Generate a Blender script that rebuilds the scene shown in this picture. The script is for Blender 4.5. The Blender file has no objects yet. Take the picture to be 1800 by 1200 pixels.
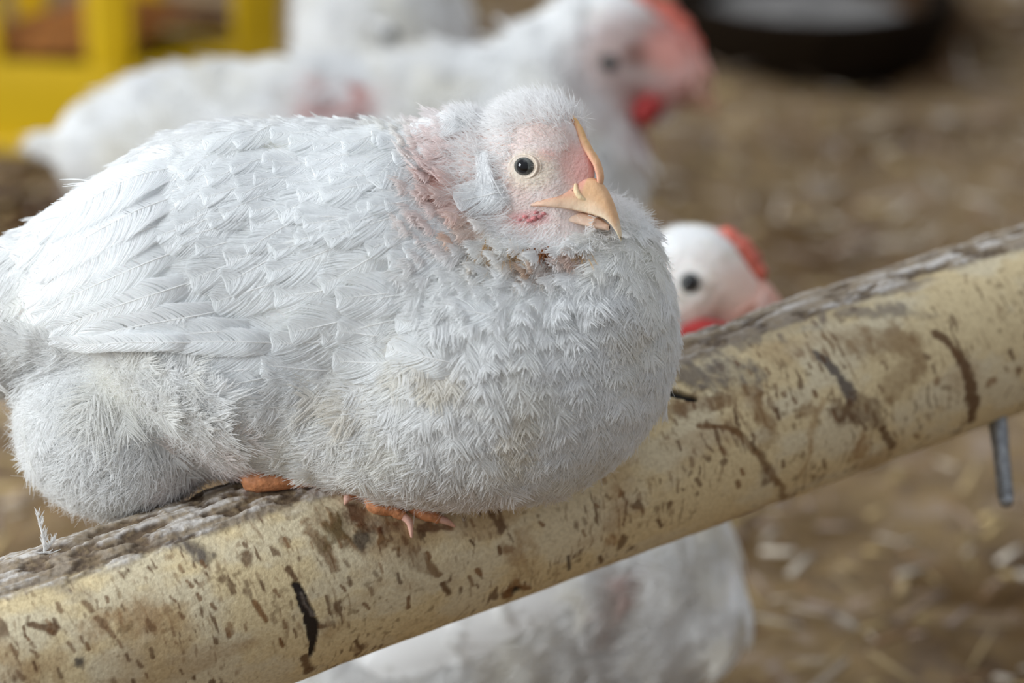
import bpy, math, random
import numpy as np
from mathutils import Vector

rng = np.random.default_rng(7)
random.seed(7)
S = bpy.context.scene
COL = S.collection

# ------------------------------------------------------------------ camera
PITCH = math.radians(20.0)
FOCUS_D = 1.6                       # metres to the perched bird
PX = 0.48 / 1800.0                  # metres per photo pixel at the perched bird
H0 = 0.37                           # height of the perched bird's middle above the litter
Rv = np.array([1.0, 0.0, 0.0])
Fv = np.array([0.0, math.cos(PITCH), -math.sin(PITCH)])
Uv = np.array([0.0, math.sin(PITCH), math.cos(PITCH)])
CAM = np.array([0.0, 0.0, H0]) - FOCUS_D * Fv
cam_d = bpy.data.cameras.new('camera')
cam = bpy.data.objects.new('camera', cam_d)
COL.objects.link(cam)
cam.location = CAM
cam.rotation_euler = (math.pi / 2 - PITCH, 0, 0)
cam_d.sensor_width = 36.0
cam_d.lens = 120.0
cam_d.clip_start = 0.05
cam_d.dof.use_dof = True
cam_d.dof.focus_distance = 1.572
cam_d.dof.aperture_fstop = 120.0 / 27.0
cam_d.dof.aperture_blades = 0
S.camera = cam

# ------------------------------------------------------------------ world, lights, exposure
w = bpy.data.worlds.new('barn_daylight')
S.world = w
w.use_nodes = True
wn, wl = w.node_tree.nodes, w.node_tree.links
wn.clear()
wo = wn.new('ShaderNodeOutputWorld')
bg = wn.new('ShaderNodeBackground')
tc = wn.new('ShaderNodeTexCoord')
sep = wn.new('ShaderNodeSeparateXYZ')
mr = wn.new('ShaderNodeMapRange')
ramp = wn.new('ShaderNodeValToRGB')
wl.new(tc.outputs['Generated'], sep.inputs[0])
wl.new(sep.outputs['Z'], mr.inputs['Value'])
mr.inputs['From Min'].default_value = -0.1
mr.inputs['From Max'].default_value = 1.0
wl.new(mr.outputs[0], ramp.inputs[0])
ramp.color_ramp.elements[0].color = (0.36, 0.36, 0.37, 1)
ramp.color_ramp.elements[1].color = (0.52, 0.57, 0.64, 1)
wl.new(ramp.outputs[0], bg.inputs['Color'])
bg.inputs['Strength'].default_value = 0.74
wl.new(bg.outputs[0], wo.inputs['Surface'])


def area(name, loc, target, sx, sy, power, color):
    d = bpy.data.lights.new(name, 'AREA')
    d.shape = 'RECTANGLE'
    d.size, d.size_y = sx, sy
    d.energy = power
    d.color = color
    o = bpy.data.objects.new(name, d)
    COL.objects.link(o)
    o.location = loc
    o.rotation_euler = (Vector(target) - Vector(loc)).to_track_quat('-Z', 'Y').to_euler()
    return o


area('barn_window_light', (-2.75, -0.95, 1.45), (-0.1, 0.0, 0.35), 1.6, 1.3, 84, (0.90, 0.96, 1.0))
area('barn_roof_light', (0.1, 0.2, 3.3), (0.0, 0.2, 0.2), 2.6, 1.8, 12, (0.95, 0.98, 1.0))

area('background_fill_light', (-2.6, 2.6, 2.2), (0, 1.2, 0.1), 1.8, 1.2, 34, (0.95, 0.97, 1.0))  # unseen fill lamp added to brighten the birds in the background

S.view_settings.view_transform = 'Standard'
S.view_settings.look = 'None'
S.view_settings.gamma = 1.0
S.view_settings.use_curve_mapping = False
S.view_settings.exposure = 0.42
S.cycles.max_bounces = 12
S.cycles.diffuse_bounces = 10
S.cycles.glossy_bounces = 2
S.cycles.transmission_bounces = 4
S.cycles.transparent_max_bounces = 8
S.cycles.use_adaptive_sampling = True


# ------------------------------------------------------------------ small helpers
def q(x, y, z=0.0):
    """model space: photo-sized units, x right, y up, z towards the viewer"""
    return np.array([x - 900.0, 600.0 - y, z], dtype=float)


def world_at(P, d=FOCUS_D):
    """a figure is modelled in its own frame and stood at distance d, rigidly"""
    P = np.asarray(P, dtype=float)
    k = PX * d / FOCUS_D
    c = CAM + d * Fv
    return c + k * (P[..., 0:1] * Rv + P[..., 1:2] * Uv - P[..., 2:3] * Fv)


def sstep(a, b, x):
    t = np.clip((x - a) / (b - a), 0, 1)
    return t * t * (3 - 2 * t)


def hash3(ix, iy, iz, seed):
    h = (ix * 374761393 + iy * 668265263 + iz * 2147483647 + seed * 1274126177) & 0xFFFFFFFF
    h = ((h ^ (h >> 13)) * 1274126177) & 0xFFFFFFFF
    h = (h ^ (h >> 16)) & 0xFFFFFFFF
    h = (h * 2246822519) & 0xFFFFFFFF
    h = h ^ (h >> 15)
    return (h & 0xFFFFFF) / float(0xFFFFFF)


def vnoise(P, seed=0):
    P = np.asarray(P, dtype=float)
    i = np.floor(P).astype(np.int64)
    f = P - i
    f = f * f * (3 - 2 * f)
    r = 0
    for dx in (0, 1):
        for dy in (0, 1):
            for dz in (0, 1):
                wgt = (f[..., 0] if dx else 1 - f[..., 0]) * (f[..., 1] if dy else 1 - f[..., 1]) * (f[..., 2] if dz else 1 - f[..., 2])
                r = r + wgt * hash3(i[..., 0] + dx, i[..., 1] + dy, i[..., 2] + dz + 57, seed)
    return r


def fbm(P, seed=0, octv=4):
    a, s, t = 0.5, 0.0, 0.0
    P = np.asarray(P, dtype=float)
    for k in range(octv):
        s = s + a * vnoise(P, seed + 13 * k)
        t += a
        a *= 0.5
        P = P * 2.03
    return s / t


def empty(name, loc):
    o = bpy.data.objects.new(name, None)
    COL.objects.link(o)
    o.location = loc
    o.empty_display_size = 0.02
    return o


def tag(o, label=None, cat=None, group=None, kind=None):
    if label:
        o['label'] = label
    if cat:
        o['category'] = cat
    if group:
        o['group'] = group
    if kind:
        o['kind'] = kind
    return o


def mesh_obj(name, V, F, mat, parent=None, smooth=True, color=None):
    V = np.asarray(V, dtype=float)
    if parent is not None:
        base = np.array(abs_loc(parent))
        V = V - base
    me = bpy.data.meshes.new(name)
    F = np.asarray(F)
    nv, nf, k = len(V), len(F), F.shape[1]
    me.vertices.add(nv)
    me.vertices.foreach_set('co', V.astype(np.float32).ravel())
    me.loops.add(nf * k)
    me.loops.foreach_set('vertex_index', F.astype(np.int32).ravel())
    me.polygons.add(nf)
    me.polygons.foreach_set('loop_start', np.arange(0, nf * k, k, dtype=np.int32))
    me.polygons.foreach_set('loop_total', np.full(nf, k, dtype=np.int32))
    me.update(calc_edges=True)
    me.validate()
    if smooth:
        me.polygons.foreach_set('use_smooth', np.ones(len(me.polygons), dtype=bool))
    if color is not None:
        at = me.color_attributes.new('Col', 'FLOAT_COLOR', 'POINT')
        c = np.ones((nv, 4), dtype=np.float32)
        c[:, :3] = color
        at.data.foreach_set('color', c.ravel())
    me.materials.append(mat)
    o = bpy.data.objects.new(name, me)
    COL.objects.link(o)
    if parent is not None:
        o.parent = parent
    return o


def abs_loc(o):
    v = Vector((0, 0, 0))
    while o is not None:
        v = v + o.location
        o = o.parent
    return v


def hair_obj(name, P, R, C, mat, parent):
    """P (n,k,3) world points, R (n,k) radii, C (n,3) colours"""
    n, k = P.shape[:2]
    P = P - np.array(abs_loc(parent))
    hc = bpy.data.hair_curves.new(name)
    hc.add_curves([k] * n)
    hc.attributes['position'].data.foreach_set('vector', P.astype(np.float32).ravel())
    ra = hc.attributes.get('radius') or hc.attributes.new('radius', 'FLOAT', 'POINT')
    ra.data.foreach_set('value', R.astype(np.float32).ravel())
    ca = hc.attributes.new('Col', 'FLOAT_COLOR', 'CURVE')
    c = np.ones((n, 4), dtype=np.float32)
    c[:, :3] = C
    ca.data.foreach_set('color', c.ravel())
    hc.materials.append(mat)
    o = bpy.data.objects.new(name, hc)
    COL.objects.link(o)
    o.parent = parent
    return o


class MB:
    """collects quads"""
    def __init__(self):
        self.V, self.F, self.C, self.n = [], [], [], 0

    def add(self, V, F, C=None):
        V = np.asarray(V, dtype=float)
        self.V.append(V)
        self.F.append(np.asarray(F) + self.n)
        self.n += len(V)
        if C is not None:
            C = np.asarray(C, dtype=float)
            self.C.append(np.broadcast_to(C, (len(V), 3)).copy())

    def build(self, name, mat, parent=None, smooth=True, place=None):
        V = np.vstack(self.V)
        if place is not None:
            V = place(V)
        return mesh_obj(name, V, np.vstack(self.F), mat, parent, smooth, np.vstack(self.C) if self.C else None)


def grid_faces(nu, nv, close_v=False):
    i = np.arange(nu - 1)[:, None]
    j = np.arange(nv if close_v else nv - 1)[None, :]
    a = i * nv + j
    b = i * nv + (j + 1) % nv
    return np.stack([a, b, b + nv, a + nv], -1).reshape(-1, 4)


def tube(points, radii, n=12, squash=1.0):
    """closed tapering tube along points; radii per point; ends closed by shrinking rings"""
    P = np.asarray(points, dtype=float)
    r = np.asarray(radii, dtype=float)
    # resample smoothly (Catmull-Rom)
    Q, RR = [], []
    m = len(P)
    for i in range(m - 1):
        p0, p1, p2, p3 = P[max(i - 1, 0)], P[i], P[i + 1], P[min(i + 2, m - 1)]
        for t in np.linspace(0, 1, 7)[:-1]:
            Q.append(0.5 * ((2 * p1) + (-p0 + p2) * t + (2 * p0 - 5 * p1 + 4 * p2 - p3) * t * t + (-p0 + 3 * p1 - 3 * p2 + p3) * t ** 3))
            RR.append(r[i] * (1 - t) + r[i + 1] * t)
    Q.append(P[-1])
    RR.append(r[-1])
    Q, RR = np.array(Q), np.array(RR)
    T = np.gradient(Q, axis=0)
    T /= np.linalg.norm(T, axis=1)[:, None] + 1e-9
    # rounded caps
    caps = [(0.0, 0.02), (0.35, 0.7), (0.75, 0.95)]
    Q2 = [Q[0] - T[0] * RR[0] * (1 - c) * 0.9 for c, _ in caps] + list(Q) + [Q[-1] + T[-1] * RR[-1] * (1 - c) * 0.9 for c, _ in caps[::-1]]
    R2 = [RR[0] * f for _, f in caps] + list(RR) + [RR[-1] * f for _, f in caps[::-1]]
    T2 = [T[0]] * 3 + list(T) + [T[-1]] * 3
    Q2, R2, T2 = np.array(Q2), np.array(R2), np.array(T2)
    up = np.array([0.13, 0.2, 0.97])
    V = []
    prev = up
    ang = np.linspace(0, 2 * math.pi, n, endpoint=False)
    for p, rr, t in zip(Q2, R2, T2):
        b = np.cross(t, prev)
        b /= np.linalg.norm(b) + 1e-9
        a = np.cross(b, t)
        prev = a
        V.append(p + rr * (np.cos(ang)[:, None] * a * squash + np.sin(ang)[:, None] * b))
    return np.vstack(V), grid_faces(len(Q2), n, True)


def ball(c, r, axes=None, nu=20, nv=28):
    """ellipsoid; r 3-vector; axes rows"""
    th = np.linspace(0.001, math.pi - 0.001, nu)
    ph = np.linspace(0, 2 * math.pi, nv, endpoint=False)
    T, Ph = np.meshgrid(th, ph, indexing='ij')
    L = np.stack([np.cos(T), np.sin(T) * np.cos(Ph), np.sin(T) * np.sin(Ph)], -1).reshape(-1, 3) * np.asarray(r, dtype=float)
    if axes is not None:
        L = L @ np.asarray(axes, dtype=float)
    return L + np.asarray(c, dtype=float), grid_faces(nu, nv, True)


# ------------------------------------------------------------------ materials
def new_mat(name):
    m = bpy.data.materials.new(name)
    m.use_nodes = True
    nt = m.node_tree
    nt.nodes.clear()
    out = nt.nodes.new('ShaderNodeOutputMaterial')
    b = nt.nodes.new('ShaderNodeBsdfPrincipled')
    nt.links.new(b.outputs[0], out.inputs['Surface'])
    return m, nt, b, out


def simple(name, color, rough=0.5, noise=0.12, scale=60.0, bump=0.0, metal=0.0, sss=0.0, spec=0.5):
    m, nt, b, out = new_mat(name)
    tcn = nt.nodes.new('ShaderNodeTexCoord')
    n = nt.nodes.new('ShaderNodeTexNoise')
    n.inputs['Scale'].default_value = scale
    n.inputs['Detail'].default_value = 4
    nt.links.new(tcn.outputs['Object'], n.inputs['Vector'])
    cr = nt.nodes.new('ShaderNodeValToRGB')
    cr.color_ramp.elements[0].position = 0.3
    cr.color_ramp.elements[1].position = 0.7
    cr.color_ramp.elements[0].color = tuple(c * (1 - noise) for c in color) + (1,)
    cr.color_ramp.elements[1].color = tuple(min(1, c * (1 + noise)) for c in color) + (1,)
    nt.links.new(n.outputs['Fac'], cr.inputs[0])
    nt.links.new(cr.outputs[0], b.inputs['Base Color'])
    b.inputs['Roughness'].default_value = rough
    b.inputs['Metallic'].default_value = metal
    b.inputs['Specular IOR Level'].default_value = spec
    if sss:
        b.inputs['Subsurface Weight'].default_value = sss
        b.inputs['Subsurface Scale'].default_value = 0.004
        b.inputs['Subsurface Radius'].default_value = (1, 0.4, 0.25)
    if bump:
        bn = nt.nodes.new('ShaderNodeBump')
        bn.inputs['Strength'].default_value = bump
        bn.inputs['Distance'].default_value = 0.002
        nt.links.new(n.outputs['Fac'], bn.inputs['Height'])
        nt.links.new(bn.outputs[0], b.inputs['Normal'])
    return m


def col_mat(name, rough=0.8, sss=0.0, bump=0.0, bscale=400.0, spec=0.2, transl=0.0, tint=0.0):
    m, nt, b, out = new_mat(name)
    at = nt.nodes.new('ShaderNodeAttribute')
    at.attribute_name = 'Col'
    src = at.outputs['Color']
    tcn = nt.nodes.new('ShaderNodeTexCoord')
    n = nt.nodes.new('ShaderNodeTexNoise')
    n.inputs['Scale'].default_value = bscale
    n.inputs['Detail'].default_value = 5
    nt.links.new(tcn.outputs['Object'], n.inputs['Vector'])
    if tint:
        mx = nt.nodes.new('ShaderNodeMix')
        mx.data_type = 'RGBA'
        mx.blend_type = 'MULTIPLY'
        mx.inputs['Factor'].default_value = tint
        nt.links.new(src, mx.inputs['A'])
        cr = nt.nodes.new('ShaderNodeValToRGB')
        cr.color_ramp.elements[0].position = 0.25
        cr.color_ramp.elements[1].position = 0.6
        cr.color_ramp.elements[0].color = (0.35, 0.26, 0.17, 1)
        cr.color_ramp.elements[1].color = (1, 1, 1, 1)
        nt.links.new(n.outputs['Fac'], cr.inputs[0])
        nt.links.new(cr.outputs[0], mx.inputs['B'])
        src = mx.outputs['Result']
    nt.links.new(src, b.inputs['Base Color'])
    b.inputs['Roughness'].default_value = rough
    b.inputs['Specular IOR Level'].default_value = spec
    if sss:
        b.inputs['Subsurface Weight'].default_value = sss
        b.inputs['Subsurface Scale'].default_value = 0.004
        b.inputs['Subsurface Radius'].default_value = (1, 0.5, 0.35)
    if bump:
        bn = nt.nodes.new('ShaderNodeBump')
        bn.inputs['Strength'].default_value = bump
        bn.inputs['Distance'].default_value = 0.002
        nt.links.new(n.outputs['Fac'], bn.inputs['Height'])
        nt.links.new(bn.outputs[0], b.inputs['Normal'])
    if transl:
        tr = nt.nodes.new('ShaderNodeBsdfTranslucent')
        nt.links.new(src, tr.inputs['Color'])
        ms = nt.nodes.new('ShaderNodeMixShader')
        ms.inputs[0].default_value = transl
        nt.links.new(b.outputs[0], ms.inputs[1])
        nt.links.new(tr.outputs[0], ms.inputs[2])
        nt.links.new(ms.outputs[0], out.inputs['Surface'])
    return m


M_SKIN = col_mat('bird_skin', rough=0.65, sss=0.15, bump=0.35, bscale=700)
M_BARB = col_mat('feather_barbs', rough=0.85, spec=0.03, transl=0.5)
M_PINKW = simple('pink_wattle', (0.56, 0.20, 0.20), rough=0.5, noise=0.3, scale=200, bump=0.4, sss=0.1)
M_VANE = col_mat('feather_vane', rough=0.7, spec=0.12, transl=0.25)
M_HORN = col_mat('beak_horn', rough=0.5, spec=0.35, sss=0.2, bump=0.3, bscale=260, tint=0.22)
M_COMB = simple('red_comb', (0.58, 0.13, 0.085), rough=0.5, noise=0.25, scale=140, bump=0.5, sss=0.1)
M_WATTLE = simple('red_wattle', (0.36, 0.022, 0.02), rough=0.5, noise=0.2, scale=140, bump=0.4, sss=0.1)
M_PUPIL = simple('eye_pupil', (0.006, 0.006, 0.007), rough=0.05, noise=0.0)
M_IRIS = simple('eye_iris', (0.085, 0.088, 0.08), rough=0.12, noise=0.35, scale=900)
M_LID = simple('eye_lid', (0.74, 0.62, 0.50), rough=0.6, noise=0.15, scale=700, bump=0.3)
M_SHANK = simple('orange_leg_skin', (0.55, 0.23, 0.10), rough=0.55, noise=0.3, scale=300, bump=0.6, sss=0.1)
M_CLAW = simple('pink_claw', (0.72, 0.42, 0.33), rough=0.4, noise=0.12, scale=300)
M_YELLOW = simple('yellow_plastic', (0.66, 0.42, 0.004), rough=0.42, noise=0.05, scale=10)
M_FEED = simple('brown_feed', (0.24, 0.085, 0.012), rough=0.9, noise=0.4, scale=90, bump=1.0)
M_STEEL = simple('weathered_steel', (0.30, 0.31, 0.32), rough=0.42, noise=0.3, scale=220, bump=0.25, metal=0.75)
M_PAN = simple('black_rubber', (0.010, 0.006, 0.003), rough=0.9, noise=0.3, scale=60, bump=0.3, spec=0.05)
M_PANFEED = simple('grey_mash', (0.16, 0.15, 0.14), rough=0.9, noise=0.4, scale=40, bump=1.0)


# ------------------------------------------------------------------ implicit bodies
def rotm(ax, ay, az):
    ax, ay, az = [math.radians(v) for v in (ax, ay, az)]
    Rx = np.array([[1, 0, 0], [0, math.cos(ax), -math.sin(ax)], [0, math.sin(ax), math.cos(ax)]])
    Ry = np.array([[math.cos(ay), 0, math.sin(ay)], [0, 1, 0], [-math.sin(ay), 0, math.cos(ay)]])
    Rz = np.array([[math.cos(az), -math.sin(az), 0], [math.sin(az), math.cos(az), 0], [0, 0, 1]])
    return Rz @ Ry @ Rx


def ell(P, c, r, R=None):
    D = P - np.asarray(c, dtype=np.float32)
    if R is not None:
        D = D @ np.asarray(R, dtype=np.float32)      # into the local frame
    r = np.asarray(r, dtype=np.float32)
    k0 = np.sqrt(((D / r) ** 2).sum(-1))
    k1 = np.sqrt(((D / (r * r)) ** 2).sum(-1)) + 1e-9
    return k0 * (k0 - 1) / k1


def smin(a, b, k):
    h = np.clip(0.5 + 0.5 * (b - a) / k, 0, 1)
    return b * (1 - h) + a * h - k * h * (1 - h)


class Body:
    def __init__(self, prims, step, cut=None, pad=40):
        """prims: (centre, radii, R or None, k)"""
        self.prims, self.cut = prims, cut
        lo = np.min([np.array(c) - max(r) for c, r, R, k in prims], 0)
        hi = np.max([np.array(c) + max(r) for c, r, R, k in prims], 0)
        tight_lo = np.min([np.array(c) - (np.array(r) if R is None else max(r)) for c, r, R, k in prims], 0)
        tight_hi = np.max([np.array(c) + (np.array(r) if R is None else max(r)) for c, r, R, k in prims], 0)
        self.lo, self.h = tight_lo - pad, step
        n = np.ceil((tight_hi + pad - self.lo) / step).astype(int) + 1
        ax = [self.lo[i] + step * np.arange(n[i]) for i in range(3)]
        G = np.stack(np.meshgrid(*ax, indexing='ij'), -1).astype(np.float32)
        self.F = self.exact(G)
        self.n = n

    def exact(self, P):
        d = None
        for c, r, R, k in self.prims:
            e = ell(P, c, r, R)
            d = e if d is None else smin(d, e, k)
        if self.cut is not None:
            d = -smin(-d, self.cut(P), 14.0)
        return d

    def val(self, P):
        g = (P - self.lo) / self.h
        g = np.clip(g, 0.001, np.array(self.n) - 1.002)
        i = g.astype(int)
        f = g - i
        F = self.F
        r = 0
        for dx in (0, 1):
            for dy in (0, 1):
                for dz in (0, 1):
                    wgt = (f[..., 0] if dx else 1 - f[..., 0]) * (f[..., 1] if dy else 1 - f[..., 1]) * (f[..., 2] if dz else 1 - f[..., 2])
                    r = r + wgt * F[i[..., 0] + dx, i[..., 1] + dy, i[..., 2] + dz]
        return r

    def grad(self, P):
        e = self.h
        g = np.stack([self.val(P + e * np.eye(3)[a]) - self.val(P - e * np.eye(3)[a]) for a in range(3)], -1)
        return g / (np.linalg.norm(g, axis=-1, keepdims=True) + 1e-9)

    def project(self, P, h=0.0, it=3):
        for _ in range(it):
            P = P - np.clip(self.val(P) - h, -60, 60)[..., None] * self.grad(P)
        return P

    def mesh(self):
        F, n = self.F, self.n
        s = F < 0
        cell = np.zeros(tuple(n - 1), dtype=np.int8)
        sub = lambda a, dx, dy, dz: a[dx:dx + n[0] - 1, dy:dy + n[1] - 1, dz:dz + n[2] - 1]
        for dx in (0, 1):
            for dy in (0, 1):
                for dz in (0, 1):
                    cell += sub(s, dx, dy, dz)
        act = (cell > 0) & (cell < 8)
        idx = -np.ones(act.shape, dtype=np.int64)
        ci = np.argwhere(act)
        idx[act] = np.arange(len(ci))
        acc = np.zeros((len(ci), 3))
        cnt = np.zeros(len(ci))
        off = [(0, 0, 0), (1, 0, 0), (0, 1, 0), (1, 1, 0), (0, 0, 1), (1, 0, 1), (0, 1, 1), (1, 1, 1)]
        for a in off:
            for b in off:
                if sum(b) - sum(a) == 1 and all(y >= x for x, y in zip(a, b)):
                    va = F[ci[:, 0] + a[0], ci[:, 1] + a[1], ci[:, 2] + a[2]]
                    vb = F[ci[:, 0] + b[0], ci[:, 1] + b[1], ci[:, 2] + b[2]]
                    m = (va < 0) != (vb < 0)
                    t = va / (va - vb + 1e-12)
                    p = np.array(a) + t[:, None] * (np.array(b) - np.array(a))
                    acc[m] += p[m]
                    cnt[m] += 1
        V = self.lo + self.h * (ci + acc / cnt[:, None])
        quads = []
        for ax in range(3):
            o1, o2 = [(1, 2), (2, 0), (0, 1)][ax]
            sl = [slice(0, n[0]), slice(0, n[1]), slice(0, n[2])]
            A = [slice(1, m - 1) for m in n]
            B = [slice(1, m - 1) for m in n]
            A[ax] = slice(0, n[ax] - 1)
            B[ax] = slice(1, n[ax])
            ch = s[tuple(A)] != s[tuple(B)]
            e = np.argwhere(ch)
            base = e.copy()
            for k in range(3):
                if k != ax:
                    base[:, k] += 1
            inside_first = s[base[:, 0], base[:, 1], base[:, 2]]

            def cid(d1, d2):
                c = base.copy()
                c[:, o1] -= d1
                c[:, o2] -= d2
                return idx[c[:, 0], c[:, 1], c[:, 2]]
            qd = np.stack([cid(1, 1), cid(0, 1), cid(0, 0), cid(1, 0)], -1)
            qd[~inside_first] = qd[~inside_first][:, ::-1]
            quads.append(qd)
        return V, np.vstack(quads)


def sample_surface(V, F, spacing):
    """roughly even random points taken from the mesh's vertices"""
    p = V[rng.permutation(len(V))]
    key = np.floor(p / spacing).astype(np.int64)
    h = key[:, 0] * 73856093 ^ key[:, 1] * 19349663 ^ key[:, 2] * 83492791
    _, i = np.unique(h, return_index=True)
    return p[i]


def tangent(flow, N):
    t = flow - (flow * N).sum(-1, keepdims=True) * N
    return t / (np.linalg.norm(t, axis=-1, keepdims=True) + 1e-9)


def tufts(body, roots, flow, L, Wd, lift, nb=20, npt=5, h0=2.0, rad=1.0, jit=0.12, spread=0.6, wild=0.06):
    """contour feathers as fans of barbs. roots (m,3), flow (m,3), L, Wd, lift (m,)"""
    m = len(roots)
    N = body.grad(roots)
    T = tangent(flow + rng.normal(0, jit, (m, 3)), N)
    B = np.cross(N, T)
    t = np.repeat(np.linspace(0.08, 1.0, nb), 2)          # barb start along the shaft
    sd = np.tile([-1.0, 1.0], nb)
    ns = len(t)
    tt = t[None, :] + rng.normal(0, 0.02, (m, ns))
    prof = np.sqrt(np.clip(1 - ((tt - 0.42) / 0.62) ** 2, 0.03, 1))
    blen = prof * (1 + rng.normal(0, jit, (m, ns)))
    u = np.linspace(0, 1, npt)[None, None, :]
    along = tt[..., None] * 0.86 + (0.20 + 0.12 * (1 - tt[..., None])) * blen[..., None] * (u ** 1.15) * spread * 1.4
    across = sd[None, :, None] * blen[..., None] * (u - 0.22 * u * u) * 1.15
    across = across * (0.5 + 0.5 * np.clip((1.05 - tt[..., None]) * 2.2, 0.15, 1))
    along = along + rng.normal(0, wild, (m, ns, 1)) * u * 0.5
    across = across + rng.normal(0, wild, (m, ns, 1)) * u
    P = roots[:, None, None, :] + T[:, None, None, :] * (along * L[:, None, None])[..., None] \
        + B[:, None, None, :] * (across * 0.5 * Wd[:, None, None])[..., None]
    hh = h0 + lift[:, None, None] * np.clip(along, 0, 1.2) ** 1.6 + np.abs(rng.normal(0, 0.10, (m, ns, 1))) * u * lift[:, None, None]
    hh = hh + (1 - np.abs(across)) * 2.5
    sh = P.shape
    Pp = body.project(P.reshape(-1, 3), hh.reshape(-1), it=2).reshape(m * ns, npt, 3)
    R = np.broadcast_to((rad * (1.0 - 0.72 * np.linspace(0, 1, npt) ** 1.5))[None, :], (m * ns, npt)).copy()
    return Pp, R


def strands(body, roots, flow, L, lift, npt=4, rad=0.8, jit=0.35):
    m = len(roots)
    N = body.grad(roots)
    T = tangent(flow + rng.normal(0, jit, (m, 3)), N)
    u = np.linspace(0, 1, npt)[None, :, None]
    D = T[:, None, :] * L[:, None, None] * u + N[:, None, :] * (lift[:, None, None] * u ** 0.8)
    D = D + rng.normal(0, 0.10, (m, 1, 3)) * L[:, None, None] * u ** 2
    P = roots[:, None, :] + D
    R = np.broadcast_to((rad * (1 - 0.8 * np.linspace(0, 1, npt)))[None, :], (m, npt)).copy()
    return P, R


def vane(body, root, tip, width, h0, lift, bend=0.0, nu=18, nv=9, tone=0.86, both=False, pointed=0.0, notch=True):
    """a flight feather / covert: leaf shaped sheet with a shaft, draped over the body. returns V,F,C + fringe strands"""
    root, tip = np.asarray(root, float), np.asarray(tip, float)
    mid = body.grad(((root + tip) / 2)[None])[0]
    d = tip - root
    L = np.linalg.norm(d)
    T = d / L
    B = np.cross(mid, T)
    B /= np.linalg.norm(B)
    u = np.linspace(0, 1, nu)[:, None]
    v = np.linspace(-1, 1, nv)[None, :]
    wprof = np.minimum(1, (0.25 + 1.6 * u)) * np.sqrt(np.clip(1 - np.clip((u - (0.62 - 0.2 * pointed)) / (0.385 + 0.2 * pointed), 0, 1) ** 2.2, 0, 1))
    edge = 1 + 0.05 * (vnoise(np.stack([u * 9 + root[0], v * 2 + 0 * u, 0 * u + 0 * v], -1), 3) - 0.5) * (np.abs(v) > 0.8)
    al = u + 0 * v - 0.06 * np.abs(v) ** 2 * u
    P = root + T * (al * L)[..., None] + B * ((v * wprof * edge * width / 2) + bend * np.sin(u * math.pi / 2) ** 2 * L)[..., None]
    hh = h0 + lift * u ** 2 + 3.5 * (1 - v * v) + 2.2 * np.exp(-(v / 0.13) ** 2) * (1 - 0.5 * u)
    Pp = body.project(P.reshape(-1, 3), hh.reshape(-1), it=3)
    # fringe
    ang = np.linspace(0.30, 0.985, 40)
    R_, S_ = [], []
    for sgn in (-1, 1):
        uu = ang + rng.normal(0, 0.008, len(ang))
        wp = np.sqrt(np.clip(1 - np.clip((uu - (0.62 - 0.2 * pointed)) / (0.385 + 0.2 * pointed), 0, 1) ** 2.2, 0, 1))
        st = root + T * ((uu - 0.05 * uu) * L)[:, None] + B * ((sgn * wp * width / 2 * 0.86) + bend * np.sin(uu * math.pi / 2) ** 2 * L)[:, None]
        ln = rng.uniform(7, 15, len(ang))
        k = np.linspace(0, 1, 4)
        dirn = T * 0.9 + B * sgn * np.clip(wp, 0.2, 1)[:, None] * 0.55
        pts = st[:, None, :] + dirn[:, None, :] * (ln[:, None] * k[None, :])[..., None]
        hs = (h0 + lift * uu ** 2)[:, None] + 1.5 + 0 * k[None, :] + rng.normal(0, 1, (len(ang), 1)) * k[None, :]
        S_.append(body.project(pts.reshape(-1, 3), hs.reshape(-1), it=2).reshape(len(ang), 4, 3))
    C = np.array([tone * 0.995, tone, tone * 1.0])
    return Pp, grid_faces(nu, nv), C, np.vstack(S_)

# ------------------------------------------------------------------ the perch log geometry (shared by the bird's underside)
def axis_point(x):
    """centre line of the log in the perched bird's frame"""
    yc = 1012.0 - 0.349 * (x - 500.0)
    z = -130.0 - 0.477 * (x - 500.0)
    f = (FOCUS_D - z * PX) / FOCUS_D      # seen from the camera the line stays straight; keep true positions
    return np.array([(x - 900.0) * f, (600.0 - yc) * f, z])


LA, LB = axis_point(-260.0), axis_point(2060.0)
LLEN = np.linalg.norm(LB - LA)
LT = (LB - LA) / LLEN
LF = np.array([0, 0, 1.0]) - LT[2] * LT       # towards the viewer
LF /= np.linalg.norm(LF)
LUp = np.cross(LF, LT)                         # up across the log
LUp = LUp if LUp[1] > 0 else -LUp
log_radius = lambda a: 187.0 - 16.0 * a / LLEN


def log_sdf(P):
    D = np.asarray(P, dtype=np.float32) - LA.astype(np.float32)
    a = D @ LT.astype(np.float32)
    r = np.sqrt(np.maximum((D * D).sum(-1) - a * a, 0))
    return r - (187.0 - 16.0 * a / LLEN) - 5.0


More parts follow.
